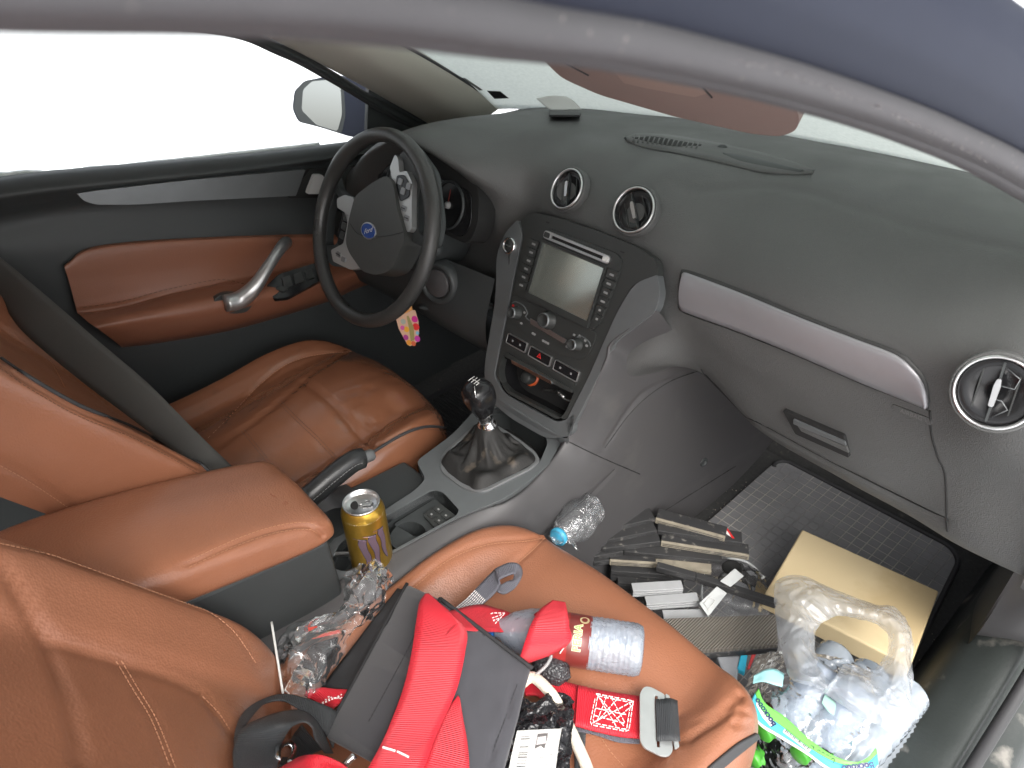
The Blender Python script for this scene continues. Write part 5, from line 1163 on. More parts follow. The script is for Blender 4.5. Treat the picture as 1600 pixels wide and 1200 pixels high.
# black webbing coil
ribbon('coiled_strap', [(c4(55, 1230, .43), c4(290, 1200, .46)), (c4(55, 1090, .44), c4(310, 1080, .49)), (c4(100, 985, .45), c4(350, 1000, .50)), (c4(200, 930, .455), c4(400, 955, .505)), (c4(330, 890, .45), c4(450, 945, .50)), (c4(440, 890, .44), c4(490, 980, .485)), (c4(520, 960, .42), c4(500, 1030, .46)), (c4(570, 1060, .41), c4(530, 1080, .44)), (c4(600, 1120, .40), c4(560, 1120, .42))], BLKW, har, th=.0022, n=90)
ribbon('coiled_strap', [(c4(60, 1150, .40), c4(140, 1120, .42)), (c4(60, 1000, .41), c4(100, 1000, .43)), (c4(120, 880, .42), c4(130, 950, .43)), (c4(230, 815, .43), c4(220, 850, .435)), (c4(340, 795, .435), c4(330, 830, .44)), (c4(460, 820, .43), c4(440, 900, .43)), (c4(570, 860, .42), c4(560, 1010, .41)), (c4(640, 900, .40), c4(600, 1090, .39))], BLKW, har, th=.0022, n=80)
ribbon('coiled_strap', [(c4(300, 1190, .40), c4(420, 1180, .40)), (c4(370, 1040, .405), c4(470, 1130, .405)), (c4(430, 960, .41), c4(540, 1100, .41))], BLKW, har, th=.0022)
ribbon('lower_strap', [(c4(250, 1240, .475), c4(300, 1420, .44)), (c4(340, 1180, .485), c4(390, 1400, .44)), (c4(430, 1135, .492), c4(480, 1380, .44)), (c4(530, 1128, .495), c4(560, 1380, .44)), (c4(630, 1165, .49), c4(640, 1390, .44)), (c4(700, 1215, .48), c4(700, 1420, .44))], REDW, har)
ribbon('tucked_strap', [(c4(440, 800, .385), c4(600, 880, .385)), (c4(520, 758, .392), c4(620, 860, .392)), (c4(620, 765, .396), c4(680, 820, .396)), (c4(720, 770, .398), c4(760, 800, .398))], REDW, har, n=20)
for i in range(4): stitches('tuck_stitching', resample([c4(525 + i * 16, 835 - i * 16 + 20, .397), c4(660, 790 + i * 10, .399)], .002), THW, har, .003, .002, .0006)
tube('d_ring', [c4(290, 1160, .44), c4(300, 1090, .45), c4(350, 1060, .455), c4(385, 1100, .45), c4(360, 1180, .44)], .004, CHR, har, 12, n=30)
tube('strap_bar', [c4(660, 1190, .47), c4(720, 1130, .475)], .004, CHR, har, 12, n=6)
# steel buckle
BF0 = c5z(980, 940, .372); bx = (c5z(1020, 955, .368) - BF0); bx = (c5z(1060, 960, .366) - c5z(920, 930, .370)).normalized(); by = (c5z(960, 780, .372) - c5z(1000, 1110, .368)); by = (by - bx * by.dot(bx)).normalized()
BF = Fr(BF0, bx, by)
def b5(L, h=0): return uf([(750 + a / 3.529, 860 + b_ / 3.529) for a, b_ in L], BF, h)
STEEL = M('zinc_steel', (.55, .57, .57), .38, metal=.8, var=(60, .12), rvar=.08)
bk = plate('buckle_plate', rpoly(b5([(880, 790), (905, 755), (940, 757), (1020, 800), (1040, 850), (1062, 1110), (1040, 1140), (1000, 1140), (900, 1090), (880, 1050)]), 5), BF, -1, 2.2, STEEL, har, bw=.7, holes=[rpoly(b5([(962, 805), (978, 805), (990, 1090), (974, 1090)]), 1)])
plate('buckle_bar', rpoly(b5([(1018, 800), (1040, 812), (1095, 1095), (1070, 1108)]), 2), BF, 2, 5.5, STEEL, har, bw=.8)
ribbon('adjuster_strap', [(BF(*b5([(962, 830)])[0], 4), BF(*b5([(972, 1060)])[0], 4)), (BF(*b5([(1000, 835)])[0], 6.5), BF(*b5([(1005, 1065)])[0], 6.5)), (BF(*b5([(1040, 835)])[0], 8.5), BF(*b5([(1050, 1068)])[0], 8.5)), (BF(*b5([(1083, 838)])[0], 4), BF(*b5([(1098, 1062)])[0], 4))], BLKW, har, n=20)
# cream rope
rp_ = tube('rope', [c5z(215, 745, .395), c5z(290, 700, .40), c5z(380, 775, .402), c5z(430, 850, .395), c5z(480, 950, .385), c5z(530, 1060, .38), c5z(575, 1160, .375), c5z(610, 1260, .37)], .0072, ROPE, har, 14, n=80)
# black mesh carabiner pouch and wire
lathe('rubber_stopper', [(.0001, .0), (.014, .003), (.021, .012), (.022, .03), (.018, .046), (.0001, .055)], M('mesh_rubber', (.03, .03, .033), .35, bump=(260, 1, .002, VOR)), har, 40, c5z(290, 620, .372), (c5z(470, 690, .372) - c5z(290, 620, .372)).normalized())
tube('wire_loop', [c5z(240, 715, .40), c5z(300, 690, .405), (c5z(360, 640, .408)), c5z(390, 590, .41), c5z(385, 560, .412)], .0022, GREY_INK, har, 10, n=30)
# loose leather-side black strap tail running down under the rope
ribbon('strap_tail', [(c5z(525, 985, .350), c5z(585, 1000, .350)), (c5z(520, 1090, .350), c5z(580, 1100, .350)), (c5z(520, 1230, .350), c5z(585, 1240, .350))], BLKW, har, n=20)

# black film pouch with a barcode label
def ridge(p, s_):
    q = p * s_ * .55; q = q + V(noise.noise(q * .8), noise.noise(q * .8 + V(5, 5, 5)), 0) * .8
    a = 1 - abs(noise.noise(q)) * 2.6; b_ = 1 - abs(noise.noise(q * 2.1 + V(3, 1, 7))) * 2.6; c_ = 1 - abs(noise.noise(q * 4.3 + V(8, 2, 1))) * 2.6
    return .75 * a + .42 * b_ + .2 * c_ - .55
def crumple(name, pts, mat, par, n=44, amp=.008, sc_=26, th=0, sd=0, base=None):
    """crumpled sheet over a traced outline of (px,py,z): two-sided, folded"""
    rows = []
    for r in pts: rows.append(cr([U(*p[:2], z=p[2]) for p in r], n))
    cols = [cr([r[j] for r in rows], n) for j in range(n)]
    def fold(p):
        return ridge(p + V(sd, sd * .3, 0), sc_)
    rr = [[cols[j][i] + V(.3, -.25, 1).normalized() * amp * fold(cols[j][i]) + V(fb(cols[j][i] + V(9, 0, 0), sc_) * amp * .5, fb(cols[j][i] + V(0, 9, 0), sc_) * amp * .5, 0) for j in range(n)] for i in range(n)]
    vs, fs = grid(rr); o = mk(name, vs, fs, mat, par, smooth=False)
    for p in o.data.polygons: p.use_smooth = True
    if th: addmod(o, 'SOLIDIFY', thickness=th, offset=0)
    return o
c8 = lambda L, z: [(760 + p[0] / 8, 1060 + p[1] / 8, z + (p[2] if len(p) > 2 else 0)) for p in L]
pou = thing('film_pouch', 'crumpled black film pouch with white barcode label beside the charcoal bag', 'pouch')
crumple('pouch_film', [c8([(400, 190), (600, 290, .01), (800, 170, .01), (1000, 200, .005), (1090, 290)], .395), c8([(300, 450), (550, 480, .012), (800, 460, .012), (1060, 480)], .40)[:1] + c8([(500, 470), (700, 470), (900, 480), (1085, 500)], .41), c8([(200, 760), (400, 750), (650, 760), (900, 780), (1075, 800)], .405), c8([(60, 1150), (350, 1150), (600, 1150), (850, 1160), (1050, 1170)], .40), c8([(-20, 1500), (350, 1500), (600, 1500), (850, 1500), (1050, 1500)], .385)], BLKF, pou, amp=.0055, sc_=38, th=.0006)
LP = [U(760 + a / 8, 1060 + b_ / 8, z=.4215) for a, b_ in ((385, 655), (940, 628), (860, 1220), (270, 1220))]
lo = LP[0]; LBF = Fr(lo, (LP[1] - lo), V(0, 0, 1).cross((LP[1] - lo).normalized()) * 1)
def l8(L): return uf([(760 + a / 8, 1060 + b_ / 8) for a, b_ in L], LBF)
lab = plate('barcode_label', l8([(385, 655), (940, 628), (900, 850), (845, 1300), (250, 1300), (310, 980)]), LBF, -.3, .2, WHT, pou, bw=0)
for y, h_ in ((728, 6), (755, 12), (795, 5), (822, 6), (855, 12), (885, 5), (930, 10), (955, 10), (982, 14), (1030, 5), (1065, 6), (1098, 12), (1130, 5)):
    k_2 = (y - 728) * .16; patch('barcode_bar', l8([(435 - k_2, y), (550 - k_2, y - 3), (549 - k_2, y + h_ - 3), (434 - k_2, y + h_)]), lambda a, b_: LBF(a, b_, .5), INK, lab)
bd = patch('label_badge', l8([(640, 695), (770, 685), (765, 740), (725, 885), (680, 845), (600, 885), (625, 780)]), lambda a, b_: LBF(a, b_, .5), M('badge_grey', (.12, .11, .11), .6), lab)
patch('label_badge_window', l8([(640, 740), (748, 725), (740, 815), (625, 835)]), lambda a, b_: LBF(a, b_, .8), M('badge_light', (.62, .58, .58), .6), lab)
for k in range(4): patch('label_print', l8([(635 - k * 3, 752 + k * 20), (735 - k * 3, 740 + k * 20), (735 - k * 3, 745 + k * 20), (635 - k * 3, 758 + k * 20)]), lambda a, b_: LBF(a, b_, 1), GREY_INK, lab)
for k in range(14): patch('label_print', l8([(790 - (k % 3) * 60, 900 + k * 18), (830 - (k % 3) * 60, 898 + k * 18), (829 - (k % 3) * 60, 903 + k * 18), (789 - (k % 3) * 60, 905 + k * 18)]), lambda a, b_: LBF(a, b_, .5), INK, lab)

# clear crumpled bag with black part and red packet, white stick
cb = thing('clear_bag', 'crumpled clear plastic bag holding black parts between the seat and the console', 'plastic bag')
c4p = lambda L: [(350 + a / 3.529, 860 + b_ / 3.529, z) for a, b_, z in L]
crumple('bag_film', [c4p([(700, 110, .40), (790, 70, .42), (860, 50, .43), (910, 100, .425), (950, 160, .41)]), c4p([(660, 200, .40), (720, 190, .43), (800, 180, .44), (870, 220, .43), (900, 240, .41)]), c4p([(640, 330, .40), (700, 300, .42), (760, 320, .43), (800, 330, .42), (820, 370, .40)]), c4p([(420, 390, .39), (520, 380, .41), (640, 360, .42), (700, 400, .42), (740, 450, .40)]), c4p([(300, 500, .38), (400, 480, .41), (520, 500, .42), (600, 520, .41), (660, 560, .39)]), c4p([(255, 640, .37), (350, 650, .41), (450, 650, .42), (540, 650, .41), (580, 690, .39)]), c4p([(240, 780, .37), (330, 800, .40), (420, 800, .41), (480, 790, .40), (530, 760, .39)])], FILM, cb, n=64, amp=.014, sc_=34)
hexa('black_part', [c4(480, 520, .395), c4(640, 470, .395), (c4(520, 740, .40)), c4(350, 730, .40), c4(480, 520, .36), c4(640, 470, .36), c4(520, 740, .36), c4(350, 730, .36)], GLO, cb, .006)
hexa('red_packet', [c4(460, 425, .405), c4(610, 400, .405), c4(645, 455, .405), c4(485, 490, .405), c4(460, 425, .397), c4(610, 400, .397), c4(645, 455, .397), c4(485, 490, .397)], M('red_card', (.5, .06, .04), .6), cb, .001)
tag(tube('plastic_stick', [c4(262, 395, .43), c4(290, 570, .42), c4(325, 790, .41)], .0016, WHT, None, 8, n=10), 'thin white plastic stick poking out of the clear bag', 'stick')
crumple('bag_film', [c4p([(130, 780, .40), (190, 770, .41), (230, 810, .40)]), c4p([(120, 850, .41), (170, 870, .42), (240, 850, .41)]), c4p([(110, 930, .42), (150, 930, .42), (180, 880, .41)])], FILM, cb, n=20, amp=.006, sc_=50)

# ---- passenger footwell contents
c7z = lambda a, b_, z: U(840 + a / 3.75, 740 + b_ / 3.75, z=z)
sb_ = thing('crushed_bottle', 'small crushed clear bottle with blue neck wedged beside the console', 'bottle')
b0 = c7z(325, 200, .275); b1 = c7z(110, 380, .290); axs = (b1 - b0).normalized(); Ls = (b1 - b0).length
lathe('bottle_body', [(.0001, .004), (.024, 0), (.031, .006)] + [(.033 - .004 * math.sin(k * .7), .006 + k * Ls * .9 / 16) for k in range(1, 12)] + [(.024, Ls * .78), (.014, Ls * .9), (.013, Ls)], PETC, sb_, 64, b0, axs, disp=lambda a, h: .10 * fb(V(math.cos(a), math.sin(a), h * 30), 1.6))
lathe('neck_ring', [(.0135, Ls * .90), (.0165, Ls * .91), (.0165, Ls * .97), (.0001, Ls * .975)], M('blue_print', (.05, .32, .5), .4), sb_, 32, b0, axs)
crumple('bottle_wrap', [[(858, 838, .285), (875, 832, .29), (895, 842, .285)], [(868, 852, .28), (890, 850, .285), (905, 862, .275)]], PETC, sb_, n=20, amp=.006, sc_=60)

def bar(L, th_, hgt, mat, label, edge=None, ge='black and cream profile bars in the footwell', seg_=0):
    """bent bar: polyline of (crop x, crop y, z) for its visible upper front edge"""
    P = [c7z(*p) for p in L]
    t = thing('profile_bar', label, 'bar', ge)
    for i in range(len(P) - 1):
        a, b_ = P[i], P[i + 1]; d = (b_ - a); d.z = 0; d.normalize(); w_ = V(-d.y, d.x, 0) * th_
        if w_.y < 0: w_ = -w_
        dn = V(0, 0, -hgt)
        if i: a = a + d * .0008
        m_ = mat; last = edge and i == len(P) - 2
        q = hexa('bar_length', [a, b_, b_ + w_, a + w_, a + dn, b_ + dn, b_ + w_ + dn, a + w_ + dn], m_, t, .0012, 2)
        if last:
            f_ = -w_.normalized() * .0015; w2 = w_.normalized() * .003
            hexa('cream_face', [a + f_ + V(0, 0, .0012), b_ + f_ + V(0, 0, .0012), b_ + w2 + V(0, 0, .0012), a + w2 + V(0, 0, .0012), a + f_ + dn, b_ + f_ + dn, b_ + w2 * .3 + dn, a + w2 * .3 + dn], edge, q, .0008, 2)
        for k in (.35, .68):
            so = -w_.normalized() * (.0018 if last else .0004); s0 = a + dn * k + so + d * .003; s1 = b_ + dn * k + so - d * .003
            tube('bar_ridge', [s0, s1], .0007, BAR if m_ is BAR else WOODC, q, 5)
    return t
bar([(330, 345, .150), (690, 262, .155), (1100, 372, .15)], .03, .012, BAR, 'topmost bent bar of the pile, its right arm cream on the face', WOODC)
bar([(378, 395, .140), (700, 333, .145), (1200, 405, .14)], .03, .012, BAR, 'all black bent bar just under the topmost one', None)
bar([(378, 440, .130), (722, 398, .136), (1240, 480, .13)], .03, .012, BAR, 'third bent bar down, cream right arm with a torn white tip', WOODC)
bar([(325, 488, .120), (505, 455, .122), (1082, 512, .12)], .03, .012, BAR, 'fourth bent bar down, plain black and straight on the right', None)
bar([(330, 520, .108), (420, 508, .11), (690, 525, .11)], .03, .012, BAR, 'short bar with a bright cream face low in the pile', WOODC)
bar([(690, 530, .108), (1020, 575, .105)], .028, .010, WOODC, 'cream faced bar sticking out right of the short cream bar', None)
bar([(430, 570, .090), (860, 600, .09)], .06, .030, BAR, 'broad dusty black bar at the bottom left of the pile', None)
bar([(470, 640, .075), (860, 665, .07)], .06, .030, BAR, 'lowest broad dusty black bar against the seat edge', None)
bar([(695, 545, .128), (925, 608, .128), (1400, 765, .125)], .014, .014, BAR, 'long thin black bar lying across the pile towards the bottle bag', None)
for i, (L, lb) in enumerate((([(560, 690, .115), (855, 672, .115)], 'uppermost of the three grey ribbed aluminium profiles'), ([(640, 768, .110), (948, 745, .11)], 'middle one of the grey ribbed aluminium profiles, under the clear bracket'), ([(740, 850, .105), (1002, 845, .105)], 'lowest of the grey ribbed profiles, lying on the ribbed plate'))):
    P = [c7z(*p) for p in L]; t = thing('aluminium_profile', lb, 'profile', 'grey ribbed aluminium profiles by the seat edge')
    a, b_ = P; d = (b_ - a).normalized(); w_ = V(-d.y, d.x, 0) * .02
    for k in range(3):
        z0 = -k * .0065; hexa('profile_rib', [a + V(0, 0, z0), b_ + V(0, 0, z0), b_ + w_ + V(0, 0, z0), a + w_ + V(0, 0, z0), a + V(0, 0, z0 - .0042), b_ + V(0, 0, z0 - .0042), b_ + w_ + V(0, 0, z0 - .0042), a + w_ + V(0, 0, z0 - .0042)], GPL, t, .0008, 2)
    hexa('profile_web', [a + w_ * .12 + V(0, 0, -.001), b_ + w_ * .12 + V(0, 0, -.001) - d * .001, b_ + w_ * .9 + V(0, 0, -.001) - d * .001, a + w_ * .9 + V(0, 0, -.001)] + [a + w_ * .12 + V(0, 0, -.017), b_ + w_ * .12 + V(0, 0, -.017) - d * .001, b_ + w_ * .9 + V(0, 0, -.017) - d * .001, a + w_ * .9 + V(0, 0, -.017)], BAR, t, .0004, 1)
# clear bracket
brk = thing('plastic_bracket', 'frosted clear plastic bracket leaning over the grey profiles', 'bracket')
FRP = M('frosted_plastic', (.5, .52, .52), .3, coat=.3, var=(40, .1))
hexa('bracket_arm', [c7z(945, 760, .125), c7z(1000, 838, .12), c7z(1110, 700, .125), c7z(1050, 660, .13), c7z(945, 760, .119), c7z(1000, 838, .114), c7z(1110, 700, .119), c7z(1050, 660, .124)], FRP, brk, .0015)
hexa('bracket_head', [c7z(1068, 630, .135), c7z(1155, 555, .14), c7z(1210, 600, .135), c7z(1130, 665, .13), c7z(1068, 630, .128), c7z(1155, 555, .133), c7z(1210, 600, .128), c7z(1130, 665, .123)], FRP, brk, .0015)
tube('bracket_outline', [c7z(975, 760, .1265), c7z(1000, 800, .1245), c7z(1040, 745, .127), c7z(1010, 725, .128), c7z(975, 760, .1265)], .0007, WHT, brk, 6)
# clear blister tray
tr_ = thing('clear_tray', 'scuffed clear plastic tray lying on the mat beneath the bars', 'tray')
crumple('tray_film', [[(840 + a / 3.75, 740 + b_ / 3.75, z) for a, b_, z in r] for r in ([(1000, 520, .07), (1120, 500, .085), (1240, 540, .085), (1330, 600, .07)], [(960, 620, .075), (1100, 620, .10), (1240, 650, .10), (1370, 700, .075)], [(960, 720, .07), (1100, 740, .095), (1240, 770, .09), (1380, 790, .07)], [(1000, 860, .06), (1120, 850, .07), (1260, 840, .07), (1380, 830, .06)])], FILM, tr_, n=50, amp=.006, sc_=28)
tube('tray_rim', [c7z(a, b_, .075) for a, b_ in ((1000, 840), (960, 700), (1000, 560), (1110, 500), (1230, 520), (1330, 610))], .0025, FRP, tr_, 8, n=40)
lathe('tray_hole', [(.02, 0), (.018, .004), (.015, .002), (.0001, .0)], DARK, tr_, 24, c7z(1140, 555, .098), V(0, 0, 1))
# ribbed plate
rp = thing('ribbed_plate', 'grey brown finely ribbed plate with black rim at the seat front edge', 'plate')
RPM = M('ribbed_plate_face', (.15, .135, .115), .6, var=(30, .1)); n_ = RPM.node_tree
tc_ = n_.nodes.new('ShaderNodeTexCoord'); wv_ = n_.nodes.new('ShaderNodeTexWave'); wv_.bands_direction = 'X'; wv_.inputs['Scale'].default_value = 75; wv_.inputs['Distortion'].default_value = 0
n_.links.new(tc_.outputs['Object'], wv_.inputs['Vector']); bu_ = n_.nodes.new('ShaderNodeBump'); bu_.inputs['Distance'].default_value = .002; bu_.inputs['Strength'].default_value = 1; n_.links.new(wv_.outputs['Fac'], bu_.inputs['Height']); n_.links.new(bu_.outputs[0], n_.nodes['Principled BSDF'].inputs['Normal'])
q4 = [c7z(820, 925, .13), c7z(1000, 835, .13), c7z(1395, 830, .125), c7z(1405, 1000, .125), c7z(900, 1035, .13)]
q4 = [c7z(700, 850, .13), c7z(1395, 825, .125), c7z(1408, 1000, .125), c7z(820, 1045, .13)]
hexa('plate_face', q4 + [p + V(0, 0, -.010) for p in q4], RPM, rp, .001)
q5 = [p + V(0, 0, -.0102) for p in q4]; cc = ctr(q5); q5 = [cc + (p - cc) * 1.02 for p in q5]
hexa('plate_rim', q5 + [p + V(0, 0, -.014) for p in q5], BAR, rp, .001)
# red/white small wrapper
wr = thing('wrapper', 'tiny torn red and white wrapper at the right end of the bars', 'wrapper')
hexa('wrapper_white', [c7z(1085, 345, .14), c7z(1110, 335, .145), c7z(1150, 385, .14), c7z(1120, 388, .14)] + [c7z(1085, 345, .137), c7z(1110, 335, .142), c7z(1150, 385, .137), c7z(1120, 388, .137)], WHT, wr, .0005)
hexa('wrapper_red', [c7z(1098, 315, .146), c7z(1108, 312, .146), c7z(1155, 380, .142), c7z(1140, 380, .142)] + [c7z(1098, 315, .144), c7z(1108, 312, .144), c7z(1155, 380, .140), c7z(1140, 380, .140)], REDP, wr, .0005)
lathe('wrapper_cap', [(.009, 0), (.009, .004), (.0001, .005)], INK, wr, 20, c7z(1065, 325, .14), V(0, 0, 1))

# cream box
cbx = thing('cardboard_box', 'flat cream coloured box lying on the grid floor mat', 'box')
c6z = lambda a, b_, z: U(1100 + a / 3.1575, 820 + b_ / 3.1575, z=z)
zt = .115
q = [c6z(485, 20, zt + .01), c6z(1160, 325, zt + .005), c6z(1030, 600, zt), c6z(300, 335, zt + .005)]
q[2] = q[1] + (q[3] - q[0])
hexa('box_shell', q + [p + V(0, 0, -.045) for p in q], CRM, cbx, .004)
# soft dented corner line on top
# teal bottle pack with carrier bag
c6x = lambda a, b_: (1100 + a / 3.1575, 820 + b_ / 3.1575)
pk = thing('shrink_wrap', 'clear shrink wrap with green and teal band around the water bottles', 'wrap')
PKC = c6z(560, 950, .20)
bots = [(330, 900), (560, 1010), (800, 1110), (480, 760), (720, 850), (930, 960)]
b_src = None
BAXIS = V(-.06, .10, 1).normalized()
names = ['bottle with green cap below the logo plate, upper layer of the wrapped pack', 'bottle with green cap below the barcode, upper layer of the wrapped pack', 'bottle of the upper layer of the wrapped pack, nearest the door sill', 'bottle with green cap beside the seat edge, lower layer of the pack', 'bottle in the middle of the lower layer of the wrapped pack', 'bottle of the lower layer of the wrapped pack, nearest the door sill']
cap_on = [1, 1, 1, 0, 0, 0]
botlist = []
dxp = V(.068, 0, 0)
BD = V(.06, 1, .02).normalized()
CAPS = [(300, 1020, .178), (478, 1130, .178), (668, 1235, .178), (245, 1150, .108), (430, 1265, .108), (620, 1370, .108)]
for i, cp in enumerate(CAPS):
    bt = thing('wrapped_bottle', 'clear water ' + names[i], 'bottle', 'water bottles in the shrink wrapped pack')
    o = c6z(*cp) + BD * .200
    pr = [(.0001, .010), (.018, .006), (.024, .0), (.0315, .008)] + [(.0320 - .0026 * (k % 2), .008 + k * .0055) for k in range(1, 22)] + [(.031, .135), (.027, .155), (.019, .175), (.0135, .186), (.0125, .195)]
    lathe('bottle_body', pr, PET, bt, 48, o, -BD, disp=lambda a, h: .03 * fb(V(math.cos(a), math.sin(a), h * 20), 1.5))
    lathe('bottle_cap', [(.0001, .2065), (.0135, .2065), (.0148, .205), (.0148, .193), (.012, .192)], GRNC, bt, 32, o, -BD)
def film_sheet(name, rows, mat, par, n=110, amp=.006, sc_=22, sd=0): return crumple(name, rows, mat, par, n=n, amp=amp, sc_=sc_, sd=sd)
def c6r(L): return [c6x(a, b_) + (z,) for a, b_, z in L]
film_sheet('wrap_film', [c6r([(265, 640, .14), (420, 620, .20), (600, 640, .22), (800, 700, .22), (915, 800, .16)]),
    c6r([(210, 780, .15), (380, 760, .21), (600, 780, .225), (820, 850, .22), (925, 950, .16)]),
    c6r([(225, 900, .16), (370, 880, .215), (580, 930, .22), (780, 1000, .22), (872, 1060, .17)]),
    c6r([(255, 1000, .15), (400, 1020, .20), (560, 1080, .20), (720, 1130, .20), (860, 1180, .15)]),
    c6r([(262, 1110, .12), (390, 1150, .16), (540, 1200, .16), (700, 1250, .16), (850, 1300, .12)]), c6r([(262, 1290, .09), (390, 1320, .12), (540, 1350, .12), (700, 1400, .12), (850, 1450, .09)])], SHRINK, pk, n=110, amp=.0045, sc_=42)
# printed band round the front
def band(L1, L2, mat, name, z, par=pk, n=50):
    A1 = cr([U(*c6x(a, b_), z=zz) for a, b_, zz in L1], n); A2 = cr([U(*c6x(a, b_), z=zz) for a, b_, zz in L2], n)
    rr = [[a.lerp(b_, j / 5) + V(.3, -.5, 1).normalized() * z for j in range(6)] for a, b_ in zip(A1, A2)]
    vs, fs = grid(rr); o = mk(name, vs, fs, mat, par); addmod(o, 'SOLIDIFY', thickness=.0006, offset=0); return o, A1, A2
e_t = [(268, 808, .225), (300, 880, .225), (400, 950, .225), (520, 1060, .225), (640, 1140, .225), (740, 1170, .225), (800, 1150, .22), (845, 1100, .21)]
e_m = [(250, 830, .222), (285, 920, .222), (390, 1000, .222), (510, 1095, .222), (630, 1165, .222), (740, 1190, .222), (805, 1170, .217), (850, 1130, .207)]
e_b = [(225, 880, .218), (270, 970, .218), (370, 1035, .218), (500, 1115, .218), (620, 1200, .218), (740, 1240, .218), (820, 1220, .213), (856, 1180, .203)]
band(e_t, e_m, GRN, 'green_band', .004); _, M1, M2 = band(e_m, e_b, TEAL, 'teal_band', .004)
e_w = [(a - 3, b_ + 14, z - .001) for a, b_, z in e_b]
band(e_b, e_w, WHT, 'white_band', .004)
band([(245, 745, .215), (300, 715, .222), (350, 712, .225), (395, 735, .225)], [(240, 785, .21), (290, 775, .22), (345, 790, .222), (385, 800, .222)], M('pale_teal', (.30, .58, .60), .45), 'rear_band', .002)
band([(595, 835, .23), (640, 870, .23), (650, 890, .23)], [(580, 880, .228), (610, 920, .228), (640, 940, .228)], M('pale_green', (.35, .58, .5), .45), 'rear_band', .002)
def bandpt(px0, py0, h=.0055):
    return U(*c6x(px0, py0), z=.221) + V(.3, -.5, 1).normalized() * h
# barcode on the band
def quad(L, mat, name, h, par=pk): return mk(name, [bandpt(a, b_, h) for a, b_ in L], [tuple(range(len(L)))], mat, par, smooth=False)
quad([(408, 985), (540, 1090), (515, 1122), (385, 1022)], WHT, 'band_barcode', .0052)
for k in range(17):
    t = .06 + k * .055; wbar = .012 + .012 * (k % 3 == 0) + .01 * (k % 4 == 1)
    def lp(t, s): a = (408 + 132 * t, 985 + 105 * t); b_ = (385 + 130 * t, 1022 + 100 * t); return (a[0] * (1 - s) + b_[0] * s, a[1] * (1 - s) + b_[1] * s)
    quad([lp(t, .12), lp(t + wbar, .12), lp(t + wbar, .85), lp(t, .85)], INK, 'barcode_bar', .0058)
# lettering, upside down as seen
def tline(body, p0, p1, size, mat, h=.006, par=pk, bold=0):
    a, b_ = bandpt(*p0, h), bandpt(*p1, h); ex = (b_ - a).normalized(); nn = V(.3, -.5, 1).normalized(); ey = nn.cross(ex).normalized(); c_ = (a + b_) / 2
    text('band_lettering', body, lambda x, y: c_ + ex * x + ey * y, size, mat, par, bold=bold)
tline('0.500 L', (622, 1157), (538, 1108), .0115, INK)
pl_ = [bandpt(*p, .0056) for p in [(262, 850), (285, 862), (330, 940), (345, 985), (325, 995), (285, 950), (255, 890)]]
mk('logo_plate', pl_, [tuple(range(7))], WHT, pk, smooth=False)
tline('Bockobo', (330, 972), (268, 880), .0125, M('logo_blue', (.02, .03, .12), .5), .0066, bold=.0004)
quad([(700, 1180), (740, 1178), (800, 1170), (815, 1185), (740, 1225), (695, 1215)], WHT, 'logo_plate', .0056)
tline('Bockobo', (806, 1188), (706, 1200), .0125, M('logo_navy', (.02, .03, .12), .5), .0066, bold=.0004)
# carrier bag
cg = thing('carrier_bag', 'crumpled milky carrier bag with handle hole heaped on the wrapped bottles', 'plastic bag')
outer = [(345, 310), (375, 265), (430, 248), (500, 255), (600, 300), (720, 350), (850, 392), (925, 400), (985, 450), (1025, 540), (1035, 700), (1030, 860), (1000, 960), (930, 1015), (860, 990), (740, 930), (640, 860), (540, 800), (430, 760), (385, 640), (355, 480)]
hole = [(610, 470), (660, 450), (740, 460), (820, 480), (880, 510), (910, 560), (905, 620), (880, 665), (830, 720), (760, 700), (680, 690), (640, 770), (600, 740), (560, 650), (545, 560), (565, 500), (590, 480), (600, 475), (604, 472), (606, 471), (608, 470)]
def ring_sheet(name, O, I, mat, par, zf, n=260, m=44, amp=.0055, sc_=34):
    Oc = cr([V(a, b_, 0) for a, b_ in O], n, True)
    # match the hole to the outline by angle about the hole centre
    hc = V(735, 590, 0); Hc = cr([V(a, b_, 0) for a, b_ in I], 400, True)
    rr = []
    for i, p in enumerate(Oc):
        d = (p - hc); a = math.atan2(d.y, d.x)
        hb_ = min(Hc, key=lambda q: abs(math.atan2(math.sin(math.atan2(q.y - hc.y, q.x - hc.x) - a), math.cos(math.atan2(q.y - hc.y, q.x - hc.x) - a))))
        row = []
        for j in range(m):
            t = j / (m - 1); q = p.lerp(hb_, t); z = zf(q.x, q.y, t); w3 = U(*c6x(q.x, q.y), z=z)
            f_ = ridge(w3, sc_ * 1.3)
            st_ = (1 - abs(math.sin(a * 8 + 4 * noise.noise(w3 * 10))) * 1.8) * .35
            row.append(w3 + V(.35, -.4, .85) * amp * (f_ + st_ * (.4 + t)))
        rr.append(row)
    rr.append(rr[0]); vs, fs = grid(rr); o = mk(name, vs, fs, mat, par); return o
zf = lambda x, y, t: .235 + .035 * math.sin(math.pi * min(1, t * .8 + .1)) - .00004 * max(0, 500 - y)
ring_sheet('bag_film', outer, hole, CARRY, cg, zf)
zf2 = lambda x, y, t: .215 + .015 * math.sin(math.pi * t)
ring_sheet('bag_film', [(735 + (a - 735) * .97, 590 + (b_ - 590) * .97) for a, b_ in outer], [(735 + (a - 735) * 1.05, 590 + (b_ - 590) * 1.05) for a, b_ in hole], FILM, cg, zf2, amp=.006, sc_=40)
